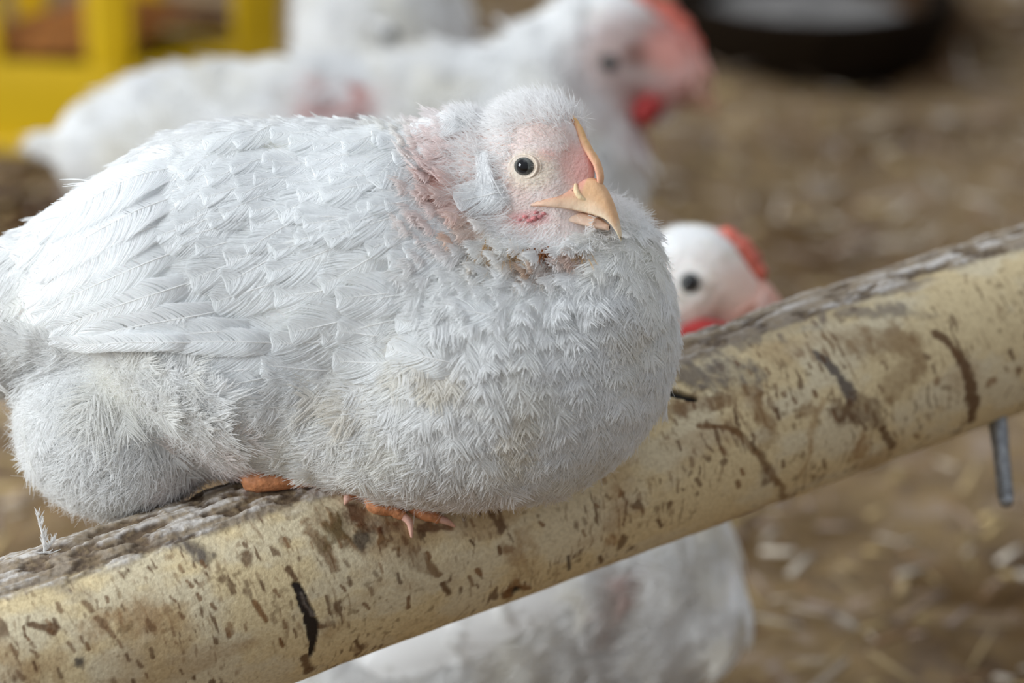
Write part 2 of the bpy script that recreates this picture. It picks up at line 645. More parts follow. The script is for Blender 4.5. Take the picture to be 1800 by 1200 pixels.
# ------------------------------------------------------------------ floor: litter
def litter_material():
    m, nt, b, out = new_mat('litter')
    N, Lk = nt.nodes, nt.links
    tcn = N.new('ShaderNodeTexCoord')

    def noise(scale, detail=5, rough=0.6):
        n = N.new('ShaderNodeTexNoise')
        n.inputs['Scale'].default_value = scale
        n.inputs['Detail'].default_value = detail
        n.inputs['Roughness'].default_value = rough
        Lk.new(tcn.outputs['Object'], n.inputs['Vector'])
        return n
    n1, n2, n3, n4 = noise(9), noise(34), noise(150), noise(3.0, 3)
    cr = N.new('ShaderNodeValToRGB')
    e = cr.color_ramp.elements
    e[0].position, e[0].color = 0.28, (0.105, 0.060, 0.026, 1)
    e[1].position, e[1].color = 0.72, (0.58, 0.46, 0.30, 1)
    k = e.new(0.42); k.color = (0.235, 0.165, 0.105, 1)
    k = e.new(0.52); k.color = (0.31, 0.21, 0.10, 1)
    k = e.new(0.62); k.color = (0.37, 0.28, 0.21, 1)
    mx = N.new('ShaderNodeMath'); mx.operation = 'MULTIPLY_ADD'
    mx.inputs[1].default_value = 0.62
    Lk.new(n2.outputs['Fac'], mx.inputs[0])
    m2 = N.new('ShaderNodeMath'); m2.operation = 'MULTIPLY'
    m2.inputs[1].default_value = 0.38
    Lk.new(n1.outputs['Fac'], m2.inputs[0])
    Lk.new(m2.outputs[0], mx.inputs[2])
    Lk.new(mx.outputs[0], cr.inputs[0])
    # damp dark patches of old litter
    tint = N.new('ShaderNodeValToRGB')
    tint.color_ramp.elements[0].position, tint.color_ramp.elements[0].color = 0.36, (0.45, 0.38, 0.30, 1)
    tint.color_ramp.elements[1].position, tint.color_ramp.elements[1].color = 0.5, (1, 1, 1, 1)
    Lk.new(n4.outputs['Fac'], tint.inputs[0])
    mm = N.new('ShaderNodeMix'); mm.data_type = 'RGBA'; mm.blend_type = 'MULTIPLY'
    mm.inputs['Factor'].default_value = 1.0
    Lk.new(cr.outputs[0], mm.inputs['A'])
    Lk.new(tint.outputs[0], mm.inputs['B'])
    at = N.new('ShaderNodeAttribute'); at.attribute_name = 'Col'
    m3 = N.new('ShaderNodeMix'); m3.data_type = 'RGBA'; m3.blend_type = 'MULTIPLY'
    m3.inputs['Factor'].default_value = 1.0
    Lk.new(mm.outputs['Result'], m3.inputs['A'])
    Lk.new(at.outputs['Color'], m3.inputs['B'])
    Lk.new(m3.outputs['Result'], b.inputs['Base Color'])
    b.inputs['Roughness'].default_value = 0.95
    b.inputs['Specular IOR Level'].default_value = 0.1
    bn = N.new('ShaderNodeBump'); bn.inputs['Strength'].default_value = 0.8; bn.inputs['Distance'].default_value = 0.01
    Lk.new(n3.outputs['Fac'], bn.inputs['Height'])
    Lk.new(bn.outputs[0], b.inputs['Normal'])
    return m


def ground_h(X, Y):
    P = np.stack([X * 5, Y * 5, 0 * X], -1)
    mound = 0.055 * np.exp(-(((X - 0.425) / 0.06) ** 2 + ((Y - 1.93) / 0.09) ** 2))
    return 0.030 * (fbm(P, 5, 4) - 0.5) + 0.012 * (vnoise(P * 5.1, 9) - 0.5) + mound


gx = np.linspace(-2.4, 2.4, 480)
gy = np.linspace(-1.9, 4.6, 650)
GX, GY = np.meshgrid(gx, gy, indexing='ij')
GZ = ground_h(GX, GY) - 0.004
gv = np.stack([GX, GY, GZ], -1).reshape(-1, 3)
shade_tint = np.ones((len(gv), 3))  # shade by the feeder and pan, painted into the litter colour
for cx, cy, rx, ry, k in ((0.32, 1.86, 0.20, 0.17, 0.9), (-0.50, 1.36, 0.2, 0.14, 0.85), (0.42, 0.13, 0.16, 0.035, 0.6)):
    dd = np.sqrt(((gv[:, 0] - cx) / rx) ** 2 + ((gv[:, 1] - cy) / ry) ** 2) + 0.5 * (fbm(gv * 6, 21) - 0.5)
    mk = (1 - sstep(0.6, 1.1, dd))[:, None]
    shade_tint = shade_tint * (1 - mk * k * np.array([0.84, 0.92, 0.98]))
floor = mesh_obj('floor', gv, grid_faces(480, 650), litter_material(), color=shade_tint)
tag(floor, kind='structure')

# loose straw and shavings lying on the litter: far more than anyone could count
mb = MB()
NS = 15000
sx = rng.uniform(-1.3, 1.5, NS)
sy = rng.uniform(-0.6, 3.4, NS)
sz = ground_h(sx, sy)
sa = rng.uniform(0, math.pi, NS)
sl = rng.gamma(3.0, 0.0065, NS) + 0.006
sw = rng.uniform(0.0016, 0.0065, NS)
tl = rng.normal(0, 0.22, NS)
dx = np.stack([np.cos(sa) * np.cos(tl), np.sin(sa) * np.cos(tl), np.sin(tl)], -1)
sd_ = np.stack([-np.sin(sa), np.cos(sa), 0 * sa], -1)
c0 = np.stack([sx, sy, sz + 0.003 + np.abs(np.sin(tl)) * sl / 2], -1)
up = np.array([0, 0, 1.0])
cor = []
for a_, b_, h_ in ((-1, -1, 0), (1, -1, 0), (1, 1, 0), (-1, 1, 0), (-1, -1, 1), (1, -1, 1), (1, 1, 1), (-1, 1, 1)):
    cor.append(c0 + dx * (a_ * sl / 2)[:, None] + sd_ * (b_ * sw / 2 * (1 if a_ < 0 else 0.6))[:, None] + up * (h_ * sw * 0.5)[:, None])
SV = np.stack(cor, 1).reshape(-1, 3)
fq = np.array([[0, 3, 2, 1], [4, 5, 6, 7], [0, 1, 5, 4], [1, 2, 6, 5], [2, 3, 7, 6], [3, 0, 4, 7]])
SF = (np.arange(NS)[:, None, None] * 8 + fq[None]).reshape(-1, 4)
pal = np.array([[0.42, 0.31, 0.15], [0.34, 0.25, 0.13], [0.40, 0.33, 0.25], [0.28, 0.20, 0.14], [0.20, 0.12, 0.06], [0.48, 0.42, 0.34], [0.30, 0.23, 0.19]])
scol = np.repeat(pal[rng.integers(0, len(pal), NS)] * rng.uniform(0.8, 1.6, (NS, 1)), 8, axis=0)
straw_shade = np.ones((NS, 1))  # straw colour carries the painted shade around the pan too
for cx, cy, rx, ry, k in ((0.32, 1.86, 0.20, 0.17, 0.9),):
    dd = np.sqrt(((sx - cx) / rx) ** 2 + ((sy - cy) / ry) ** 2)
    straw_shade *= (1 - (1 - sstep(0.6, 1.1, dd)) * k)[:, None]
scol *= np.repeat(straw_shade, 8, axis=0)
straw = mesh_obj('straw', SV, SF, col_mat('straw_pieces', rough=0.8, spec=0.2), smooth=False, color=scol)
tag(straw, 'loose brown straw and wood shavings scattered over the barn floor', 'straw', kind='stuff')


# ------------------------------------------------------------------ the birch perch
def px_on_log(x, y):
    """photo point -> (along, around) on the front of the log"""
    v = np.array([(x - 900.0) * PX, (600.0 - y) * PX, -FOCUS_D]) / PX      # ray through the pixel from the camera
    o = np.array([0, 0, FOCUS_D / PX])
    # nearest hit with the cylinder
    lo, hi = 0.6, 1.0
    f = lambda t: float(log_sdf((o + v * t)[None])[0]) + 5.0
    ts = np.linspace(0.75, 1.3, 2200)
    vals = log_sdf(o + v * ts[:, None]) + 5.0
    k = np.where(vals < 0)[0]
    t = ts[k[0]] if len(k) else ts[np.argmin(vals)]
    P = o + v * t
    D = P - LA
    a = D @ LT
    ph = math.atan2(D @ LUp, D @ LF)
    return a, ph * log_radius(a)


def build_log():
    na, nb = 1000, 420
    a = np.linspace(0, LLEN, na)
    # finer rings on the side that shows
    s_ = np.linspace(-1, 1, nb, endpoint=False)
    ph = math.pi * (0.62 * s_ + 0.38 * s_ ** 3)
    A, PH = np.meshgrid(a, ph, indexing='ij')
    R0 = log_radius(A)
    Bc = PH * R0
    cyl = np.stack([A, R0 * np.cos(PH), R0 * np.sin(PH)], -1)
    # gentle bends and swellings
    swell = 10 * (fbm(cyl * np.array([0.004, 0.003, 0.003]), 31, 3) - 0.5)
    n_f = fbm(cyl * 0.05, 32, 4)
    n_m = fbm(cyl * np.array([0.010, 0.014, 0.014]), 33, 4)
    warp = np.stack([fbm(cyl * 0.02, 35, 3) - 0.5, fbm(cyl * 0.02, 36, 3) - 0.5], -1)
    # crust of dried litter along the top (around = +pi/2 is the photo's upper edge)
    crust_n = fbm(cyl * np.array([0.006, 0.02, 0.02]), 37, 4)
    fib = fbm(cyl * np.array([0.010, 0.085, 0.085]), 38, 4)
    edge = 1.12 + 0.55 * (crust_n - 0.5) * 2 * 0.6
    thr = 0.60 + 0.16 * sstep(900, 1400, A) - 0.10 * np.exp(-((A - 830) / 170) ** 2)
    top = sstep(-0.12, 0.20, PH - edge * thr) * sstep(3.0, 2.6, PH)
    grit = fbm(cyl * 0.11, 39, 3)
    lum = fbm(cyl * np.array([0.022, 0.05, 0.05]), 40, 4)
    disp = swell + top * (7 * lum + 9 * (fib - 0.45) + 5 * (grit - 0.5)) + 1.6 * (n_f - 0.5)
    cream = np.array([0.73, 0.59, 0.345])
    pale = np.array([0.72, 0.62, 0.42])
    tan = np.array([0.36, 0.21, 0.085])
    brown = np.array([0.13, 0.062, 0.022])
    dark = np.array([0.025, 0.016, 0.011])
    C = cream + (pale - cream) * sstep(0.42, 0.62, n_m)[..., None]
    C = C + (tan - C) * (0.45 * sstep(0.55, 0.72, fbm(cyl * np.array([0.006, 0.012, 0.012]), 41, 4)))[..., None]
    # fine darker breathing pores: short dashes running round the stem
    Aw = A + warp[..., 0] * 26 + (n_f - 0.5) * 8
    Bw = Bc + warp[..., 1] * 40 + (n_f - 0.5) * 16
    dash = vnoise(np.stack([Aw * 0.20, Bw * 0.045, 0 * A], -1), 42)
    dash2 = vnoise(np.stack([Aw * 0.15, Bw * 0.036, 0 * A + 5], -1), 43)
    gate = fbm(cyl * 0.012, 44, 3)
    d1 = sstep(0.74, 0.95, dash + 0.5 * (gate - 0.5)) * 0.5
    d2 = sstep(0.83, 0.99, dash2 + 0.7 * (gate - 0.5)) * 0.8
    speck = sstep(0.60, 0.74, fbm(cyl * 0.075, 47, 3)) * sstep(0.46, 0.62, fbm(cyl * np.array([0.009, 0.014, 0.014]), 48, 3))
    C = C + (np.array([0.20, 0.125, 0.055]) - C) * (speck * 0.6)[..., None]
    C = C + (brown * 1.5 - C) * d1[..., None]
    C = C + (brown - C) * d2[..., None]
    # particular marks
    def mark(pts, width, colr, strength=1.0, rough=1.0, depth=0.0, soft=0.45, frag=0.0):
        nonlocal C, disp
        ab = np.array([px_on_log(x, y) for x, y in pts])
        wd = np.broadcast_to(np.asarray(width, float), (len(pts),))
        lo_, hi_ = ab.min(0) - wd.max() * 2 - 30, ab.max(0) + wd.max() * 2 + 30
        i0, i1 = np.searchsorted(a, [lo_[0], hi_[0]])
        sl = slice(max(i0, 0), min(i1, na))
        QA = A[sl] + warp[sl, :, 0] * 34 * rough
        QB = Bc[sl] + warp[sl, :, 1] * 26 * rough
        best = np.full(QA.shape, 9.0)
        segs = range(len(ab) - 1) if len(ab) > 1 else [0]
        for k in segs:
            p0, p1 = ab[k], ab[min(k + 1, len(ab) - 1)]
            d = p1 - p0
            t = np.clip(((QA - p0[0]) * d[0] + (QB - p0[1]) * d[1]) / (d @ d + 1e-6), 0, 1)
            ww = wd[k] * (1 - t) + wd[min(k + 1, len(wd) - 1)] * t
            dist = np.hypot(QA - p0[0] - t * d[0], QB - p0[1] - t * d[1]) / ww
            best = np.minimum(best, dist)
        mk = 1 - sstep(1 - soft, 1 + soft, best + 1.5 * min(1.0, 0.35 + rough) * (n_f[sl] - 0.5) + 1.1 * min(1.0, 0.35 + rough) * (grit[sl] - 0.5))
        if frag:
            mk = mk * (1 - frag + frag * sstep(0.42, 0.6, fbm(np.stack([QA * 0.05, QB * 0.02, 0 * QA], -1), 51, 3)))
        C[sl] = C[sl] + (colr - C[sl]) * (mk * strength)[..., None]
        disp[sl] = disp[sl] - depth * mk
    umber = np.array([0.17, 0.075, 0.018])
    rust = np.array([0.22, 0.10, 0.03])
    greyb = np.array([0.13, 0.105, 0.085])
    # long black fissure low left
    mark([(524, 1033), (536, 1060), (548, 1100), (546, 1150)], [10, 12, 12, 4], dark, 1.0, 0.35, 5, 0.25)
    mark([(530, 1045), (548, 1085)], [5, 5], greyb * 1.6, 0.6, 0.8, -3, 0.4)
    mark([(533, 1155), (540, 1178)], [8, 9], brown, 0.9, 0.6)
    mark([(505, 1000), (520, 1018)], [5, 4], brown, 0.9, 0.3)
    mark([(447, 1060), (466, 1088)], [5, 6], rust, 0.9, 0.3)
    mark([(625, 1125), (634, 1140)], [4, 4], brown, 0.9, 0.2)
    mark([(433, 982)], 12, brown, 0.8, 0.7)
    mark([(395, 1016)], 9, brown, 0.7, 0.7)
    # left end stains
    mark([(290, 945), (330, 958), (365, 975)], [16, 18, 14], greyb, 0.95, 1.0, -3, 0.4, 0.4)
    mark([(60, 1095), (92, 1102)], [6, 10], brown, 0.9, 0.7)
    mark([(140, 1163)], 12, greyb * 0.6, 0.9, 0.6)
    mark([(165, 1120), (240, 1075), (290, 1095)], [26, 34, 22], tan, 0.55, 1.2, 0, 0.6, 0.7)
    mark([(40, 1010), (140, 1040)], [26, 18], greyb * 1.7, 0.55, 1.2, 0, 0.6, 0.5)
    mark([(0, 1150), (90, 1180)], [30, 30], tan, 0.5, 1.2, 0, 0.6, 0.6)
    for x, y in ((175, 1085), (190, 1105), (120, 1130), (60, 1140), (20, 1130), (150, 1060), (205, 1125), (255, 1090), (30, 1175), (100, 1060)):
        mark([(x, y), (x + 10, y + 14)], [4, 5], brown * 1.3, 0.75, 0.8)
    for x, y in ((300, 1048), (330, 1020), (345, 1045), (375, 1062), (312, 1075), (355, 985), (480, 1040), (600, 1030), (640, 1062)):
        mark([(x, y), (x + 7, y + 9)], [3, 3.5], brown * 1.4, 0.8, 0.6)
    # around the feet
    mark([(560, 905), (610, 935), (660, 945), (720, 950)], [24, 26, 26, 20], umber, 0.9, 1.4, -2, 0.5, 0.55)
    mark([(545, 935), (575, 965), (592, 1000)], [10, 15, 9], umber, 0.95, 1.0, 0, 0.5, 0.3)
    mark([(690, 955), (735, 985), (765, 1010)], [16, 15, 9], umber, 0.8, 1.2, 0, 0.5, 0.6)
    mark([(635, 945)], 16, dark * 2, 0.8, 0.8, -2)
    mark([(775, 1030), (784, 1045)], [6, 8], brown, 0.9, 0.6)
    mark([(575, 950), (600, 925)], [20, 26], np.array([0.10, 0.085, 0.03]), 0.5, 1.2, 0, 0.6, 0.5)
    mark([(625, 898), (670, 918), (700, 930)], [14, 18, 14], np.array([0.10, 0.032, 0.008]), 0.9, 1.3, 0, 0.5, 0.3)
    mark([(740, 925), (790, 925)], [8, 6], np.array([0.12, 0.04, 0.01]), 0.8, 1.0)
    mark([(1180, 640), (1260, 600), (1400, 560)], [16, 18, 14], np.array([0.55, 0.52, 0.50]), 0.7, 1.4, -4, 0.5, 0.8)
    mark([(1250, 625), (1400, 575), (1560, 540), (1640, 560)], [16, 20, 16, 8], greyb * 1.5, 0.75, 1.4, -2, 0.6, 0.6)
    # knot by the lower edge
    mark([(905, 1035)], 15, dark, 0.98, 0.5, 4, 0.3)
    mark([(888, 1048), (905, 1020), (930, 1032)], [9, 9, 7], rust, 0.85, 1.0, -3)
    mark([(915, 960), (925, 1000)], [26, 30], tan, 0.6, 1.2, 0, 0.6, 0.5)
    mark([(865, 905), (878, 930)], [7, 8], brown, 0.85, 0.8)
    mark([(880, 955), (902, 965)], [8, 8], rust, 0.7, 1.0, 0, 0.5, 0.5)
    mark([(998, 975), (1002, 1000)], [3.5, 4], dark * 3, 0.9, 0.3)
    mark([(1055, 978), (1057, 990)], [4, 4], brown, 0.9, 0.3)
    mark([(1085, 965), (1095, 945)], [6, 8], brown, 0.8, 0.8)
    mark([(1085, 820), (1090, 900), (1075, 950)], [20, 24, 14], rust * 1.4, 0.5, 1.4, 0, 0.7, 0.6)
    mark([(1155, 915), (1162, 925)], [4, 4], brown, 0.9, 0.4)
    # right of the bird: scar, slit and the arcs
    mark([(1180, 660), (1240, 655), (1310, 670)], [32, 34, 30], greyb * 1.35, 0.85, 1.2, -4, 0.5, 0.55)
    mark([(1170, 722), (1230, 708), (1290, 700)], [20, 16, 12], umber, 0.8, 1.0, 0, 0.5, 0.4)
    mark([(1172, 690), (1195, 694), (1222, 702)], [8, 9, 4], dark * 0.4, 1.0, 0.2, 10, 0.25)
    mark([(1315, 690), (1345, 730), (1350, 770)], [14, 20, 16], tan * 0.8, 0.8, 1.0, 0, 0.6, 0.5)
    mark([(1230, 745), (1290, 755), (1330, 790), (1352, 830), (1375, 880)], [5, 6, 8, 8, 10], umber, 0.85, 0.8, 1, 0.5, 0.2)
    mark([(1340, 800), (1345, 850)], [9, 10], brown, 0.7, 0.9, 0, 0.5, 0.4)
    mark([(1238, 805)], 7, brown, 0.8, 0.8)
    mark([(1265, 812)], 7, brown, 0.7, 0.8)
    mark([(1435, 625), (1475, 660), (1495, 700)], [7, 10, 12], greyb, 0.95, 0.7, 0, 0.4)
    mark([(1478, 722), (1525, 722), (1548, 745)], [22, 28, 20], brown, 0.9, 1.2, -2, 0.45, 0.35)
    mark([(1548, 750), (1568, 785)], [9, 8], brown, 0.85, 0.7)
    mark([(1510, 760), (1512, 800)], [12, 14], tan, 0.7, 1.0, 0, 0.6, 0.4)
    mark([(1500, 610), (1590, 600), (1610, 640), (1570, 680)], [34, 34, 26, 22], tan * 0.72, 0.75, 1.3, 0, 0.6, 0.35)
    mark([(1640, 585), (1680, 625), (1705, 675), (1712, 735)], [7, 12, 14, 9], brown, 0.92, 0.6, 1, 0.4)
    mark([(1450, 700), (1425, 760), (1410, 830)], [6, 6, 5], tan, 0.6, 1.0, 0, 0.6, 0.2)
    mark([(1425, 720)], 14, tan * 0.8, 0.6, 1.0)
    mark([(1742, 672)], 8, rust, 0.7, 0.9)
    mark([(1650, 665)], 9, rust, 0.7, 0.9)
    mark([(1785, 655)], 9, brown * 1.5, 0.7, 0.9)
    for x, y in ((1290, 640), (1312, 655), (1345, 648), (1375, 690), (1395, 700), (1330, 620), (1420, 640), (1360, 715)):
        mark([(x, y), (x + 5, y + 7)], [3.5, 3.5], brown * 1.3, 0.75, 0.5)
    for k in range(120):
        x = rng.uniform(10, 1780)
        yt = 985 - 0.325 * x
        y = yt + rng.uniform(110, 300)
        mark([(x, y), (x + rng.uniform(2, 7), y + rng.uniform(5, 16))], rng.uniform(2.4, 4.6), brown * rng.uniform(0.8, 1.8), rng.uniform(0.5, 0.9), 0.5)
    # crust colouring goes over everything
    cc = np.array([0.30, 0.245, 0.185]) + (np.array([0.60, 0.565, 0.53]) - np.array([0.30, 0.245, 0.185])) * sstep(0.46, 0.66, fib)[..., None]
    cc = cc + (np.array([0.105, 0.070, 0.045]) - cc) * sstep(0.54, 0.38, lum)[..., None]
    cc = cc + (np.array([0.25, 0.18, 0.10]) - cc) * (sstep(0.5, 0.65, grit) * 0.5)[..., None]
    C = C + (cc - C) * (sstep(0.25, 0.8, top + 0.5 * (lum - 0.5)) * 0.95)[..., None]
    disp = disp - 4.0 * sstep(0.5, 0.36, lum) * top
    rr = (R0 + disp)[..., None]
    P = LA + A[..., None] * LT + rr * (np.cos(PH)[..., None] * LF + np.sin(PH)[..., None] * LUp)
    V = P.reshape(-1, 3)
    F = grid_faces(na, nb, True)
    return V, F, C.reshape(-1, 3)


lv, lf, lc = build_log()
log_base = world_at((LA + LB) / 2)
perch = empty('birch_perch', log_base)
tag(perch, 'cream birch log perch with brown stains and grey crusted top under the resting pullet', 'log')
M_BARK = col_mat('birch_bark', rough=0.62, bump=0.25, bscale=520, spec=0.3, tint=0.35)
mesh_obj('bark', world_at(lv), lf, M_BARK, perch, color=lc)
# sawn ends
for nm_, P0, sgn in (('cut_end', LA, -1), ('cut_end', LB, 1)):
    r0 = log_radius(0 if sgn < 0 else LLEN) - 3
    rings = np.linspace(0.001, 1, 12)
    an = np.linspace(0, 2 * math.pi, 64, endpoint=False)
    V = []
    for r_ in rings:
        V.append(P0 + LT * sgn * 2 * (1 - r_) + r0 * r_ * (np.cos(an)[:, None] * LF + np.sin(an)[:, None] * LUp))
    rc = np.repeat(np.where(np.arange(12)[:, None] % 2 == 0, [[0.5, 0.38, 0.22]], [[0.42, 0.30, 0.16]]), 64, axis=0)
    mesh_obj(nm_, world_at(np.vstack(V)), grid_faces(12, 64, True), M_BARK, perch, color=rc)

# steel threaded rod driven down through the log
ax_ = LA + LT * (px_on_log(1757, 690)[0] + 98)
rod_top = ax_ + np.array([-2, -60.0, 20])
rod_dir = np.array([0.055, -1.0, -0.02]) * 1.0
ax_world_down = np.array([0.05, -math.cos(PITCH), math.sin(PITCH)])
r_pts = [ax_ + ax_world_down * t for t in (-120, 100, 200, 290, 352)]
mbr = MB()
V, F = tube(r_pts, [17, 17, 17, 16, 14], 16)
mbr.add(V, F)
mbr.build('metal_rod', M_STEEL, perch, place=world_at)
mbr = MB()
V, F = tube([ax_ + ax_world_down * t for t in (176, 206, 240)], [18, 19, 17], 14)
mbr.add(V, F)
for t in range(244, 336, 7):
    th = np.linspace(0, 2 * math.pi, 15)
    b1 = np.cross(ax_world_down, [0, 0, 1.0]); b1 /= np.linalg.norm(b1)
    b2 = np.cross(ax_world_down, b1)
    ring = [ax_ + ax_world_down * (t + 7 * k / 14) + 15 * (math.cos(x) * b1 + math.sin(x) * b2) for k, x in enumerate(th)]
    V, F = tube(ring[::2], [2.0] * len(ring[::2]), 6)
    mbr.add(V, F)
mbr.build('rod_thread', M_STEEL, perch, place=world_at)

# ------------------------------------------------------------------ the perched pullet
# head frame: f forward (beak), u up, l towards the visible side
HC = q(945, 300, 45)
YAW = math.radians(35)
TIL = math.radians(0)
hf = np.array([math.cos(YAW), 0, math.sin(YAW)])
hl = np.array([-math.sin(YAW), 0, math.cos(YAW)])
hu = np.array([0, 1.0, 0])
HR = np.stack([hf, hu, hl], 1)           # columns are the local axes
hp = lambda f, u, l: HC + f * hf + u * hu + l * hl


def eline(pts):
    return [np.array(p, float) for p in pts]


prims = [
    (q(560, 545, -90), (455, 300, 250), rotm(0, 0, 3), 1),
    (q(370, 405, -90), (262, 178, 215), rotm(0, 0, 16), 70),
    (q(650, 366, -80), (220, 138, 190), None, 70),
    (q(872, 628, 10), (282, 248, 200), rotm(0, 12, 0), 60),
    (q(1030, 570, -10), (148, 215, 160), rotm(0, 0, -4), 60),
    (q(890, 430, -10), (165, 180, 135), rotm(0, 0, 10), 60),
    (q(815, 320, -5), (110, 118, 105), None, 50),
    (q(415, 665, 0), (250, 130, 150), rotm(0, 0, -12), 60),
    (q(675, 752, 20), (205, 112, 130), rotm(0, 0, -16), 60),
    (q(140, 528, -90), (185, 158, 160), rotm(0, 0, 25), 70),
    (q(-30, 565, -90), (150, 115, 110), rotm(0, 0, 20), 60),
    # thigh
    (q(205, 742, -60), (166, 152, 140), rotm(0, 0, -14), 28),
    # shoulder of the folded wing
    (q(640, 480, 90), (215, 160, 90), rotm(0, 0, 8), 50),
    (q(380, 470, 60), (230, 150, 95), rotm(0, 0, 14), 50),
    # head
    (hp(-6, 16, 0), (103, 107, 88), HR, 26),
    (hp(20, -62, 0), (82, 78, 66), HR, 30),
    (hp(42, -108, 0), (58, 46, 48), HR, 26),
    (hp(78, -8, 0), (38, 46, 24), HR, 20),
    (hp(-40, -70, 20), (80, 90, 70), HR, 36),
]
bird = Body(prims, 6.0, cut=log_sdf)
BV, BF = bird.mesh()


def head_local(P):
    D = P - HC
    return D @ hf, D @ hu, D @ hl


def photo_xy(P):
    return P[..., 0] + 900.0, 600.0 - P[..., 1]


def blob(X, Y, cx, cy, rx, ry, soft=0.6):
    d = np.sqrt(((X - cx) / rx) ** 2 + ((Y - cy) / ry) ** 2)
    return 1 - sstep(1 - soft, 1 + soft * 0.5, d)


def plumage_colour(P):
    """the bird's own colouring: white, pink skin through the thin neck feathers, tan staining at throat and flank"""
    X, Y = photo_xy(P)
    n = fbm(P * 0.012, 61, 4)
    n2 = fbm(P * 0.035, 62, 3)
    C = np.ones(P.shape[:-1] + (3,)) * np.array([0.94, 0.942, 0.935])
    C = C * (1 - 0.025 * sstep(0.5, 0.7, n)[..., None] * np.array([0.3, 0.7, 1.8]))
    def mixc(m, c):
        nonlocal C
        C = C + (np.array(c) - C) * np.clip(m, 0, 1)[..., None]
    front = sstep(-60, 0, P[..., 2])
    mixc(0.46 * blob(X, Y, 795, 310, 70, 115) * (0.5 + n2), (0.92, 0.68, 0.63))
    mixc(0.2 * blob(X, Y, 760, 380, 90, 90) * (0.4 + n2), (0.86, 0.66, 0.58))
    mixc(0.45 * blob(X, Y, 822, 408, 40, 24) * sstep(0.35, 0.6, n2), (0.75, 0.42, 0.22))
    mixc(0.45 * blob(X, Y, 880, 470, 55, 22) * sstep(0.35, 0.6, n2), (0.62, 0.42, 0.20))
    mixc(0.60 * blob(X, Y, 930, 478, 45, 16) * sstep(0.4, 0.6, n2), (0.55, 0.30, 0.13))
    mixc(0.55 * blob(X, Y, 1005, 452, 40, 22) * sstep(0.4, 0.6, n2), (0.60, 0.33, 0.20))
    for cx, cy, rx, ry in ((742, 600, 70, 30), (650, 690, 60, 40), (780, 640, 50, 26), (690, 545, 26, 22), (660, 495, 18, 12), (905, 745, 26, 70), (1090, 545, 50, 30), (1055, 800, 40, 40)):
        mixc(0.30 * blob(X, Y, cx, cy, rx, ry) * sstep(0.3, 0.65, n2) * front, (0.66, 0.55, 0.36))
    mixc(0.30 * blob(X, Y, 800, 870, 230, 60) * (0.4 + n2), (0.80, 0.66, 0.58))
    mixc(0.35 * blob(X, Y, 370, 810, 70, 50), (0.82, 0.66, 0.60))
    return C


def head_skin(P, C):
    f, u, l = head_local(P)
    n = fbm(P * 0.05, 63, 3)
    def mk(cf, cu, rf, ru):
        return 1 - sstep(0.5, 1.1, np.sqrt(((f - cf) / rf) ** 2 + ((u - cu) / ru) ** 2))
    near = sstep(190, 130, np.linalg.norm(P - HC, axis=-1))
    C = C + (np.array([0.70, 0.55, 0.50]) - C) * (0.85 * near * (0.5 + n))[..., None].clip(0, 1)
    C = C + (np.array([0.80, 0.44, 0.38]) - C) * (mk(98, 4, 24, 50) * 0.7)[..., None]
    C = C + (np.array([0.72, 0.36, 0.32]) - C) * (mk(106, 0, 14, 34) * 0.6)[..., None]
    C = C + (np.array([0.76, 0.40, 0.36]) - C) * (mk(62, 20, 16, 14) * 0.5)[..., None]
    C = C + (np.array([0.78, 0.70, 0.52]) - C) * (mk(36, -6, 46, 40) * 0.5)[..., None]
    C = C + (np.array([0.72, 0.30, 0.30]) - C) * (mk(36, -88, 36, 16) * 0.6)[..., None]
    return C


foot_world = world_at(q(690, 905, -60))
pullet = empty('chicken', foot_world)
tag(pullet, 'large white pullet resting on the birch log in the foreground, sharp in focus', 'chicken', group='white chickens')
bn_ = fbm(BV * 0.02, 64, 3)
bodyC = head_skin(BV, plumage_colour(BV))
mesh_obj('body', world_at(BV), BF, M_SKIN, pullet, color=bodyC)

# ---- direction the feathers lie in
BEAKP = hp(100, -30, 0)


def flow(P):
    X, Y = photo_xy(P)
    fl = np.stack([-np.ones_like(X), -0.30 + 0 * X, 0 * X], -1)
    wb = sstep(620, 900, X) * sstep(380, 560, Y)
    fl = fl + wb[..., None] * (np.array([0.25, -1.3, 0.0]) - fl)
    ww = sstep(900, 1150, X) * sstep(420, 520, Y)
    fl = fl + ww[..., None] * (np.array([0.10, -1.0, -0.1]) - fl)
    lo = sstep(640, 800, Y) * sstep(900, 700, X)
    fl = fl + lo[..., None] * (np.array([-0.75, -0.75, 0.0]) - fl)
    th = blob(X, Y, 180, 760, 230, 170, 0.3)
    rad = P - q(300, 640, -60)
    rad = rad / (np.linalg.norm(rad, axis=-1, keepdims=True) + 1e-6)
    fl = fl + th[..., None] * (rad - fl)
    nk = sstep(230, 150, np.hypot(X - 850, (Y - 360)))
    fl = fl + nk[..., None] * (np.array([-0.8, -0.55, 0.0]) - fl)
    d = P - BEAKP
    r = np.linalg.norm(P - HC, axis=-1)
    hd = sstep(185, 145, r)
    away = d / (np.linalg.norm(d, axis=-1, keepdims=True) + 1e-6)
    away = away + np.array([-0.35, -0.25, -0.1])
    fl = fl + hd[..., None] * (away - fl)
    # ruff behind the far side of the face points outwards to the right
    rf = blob(X, Y, 1080, 375, 60, 75, 0.4) * sstep(60, 0, P[..., 2])
    fl = fl + rf[..., None] * (np.array([0.95, 0.35, 0.1]) - fl)
    return fl


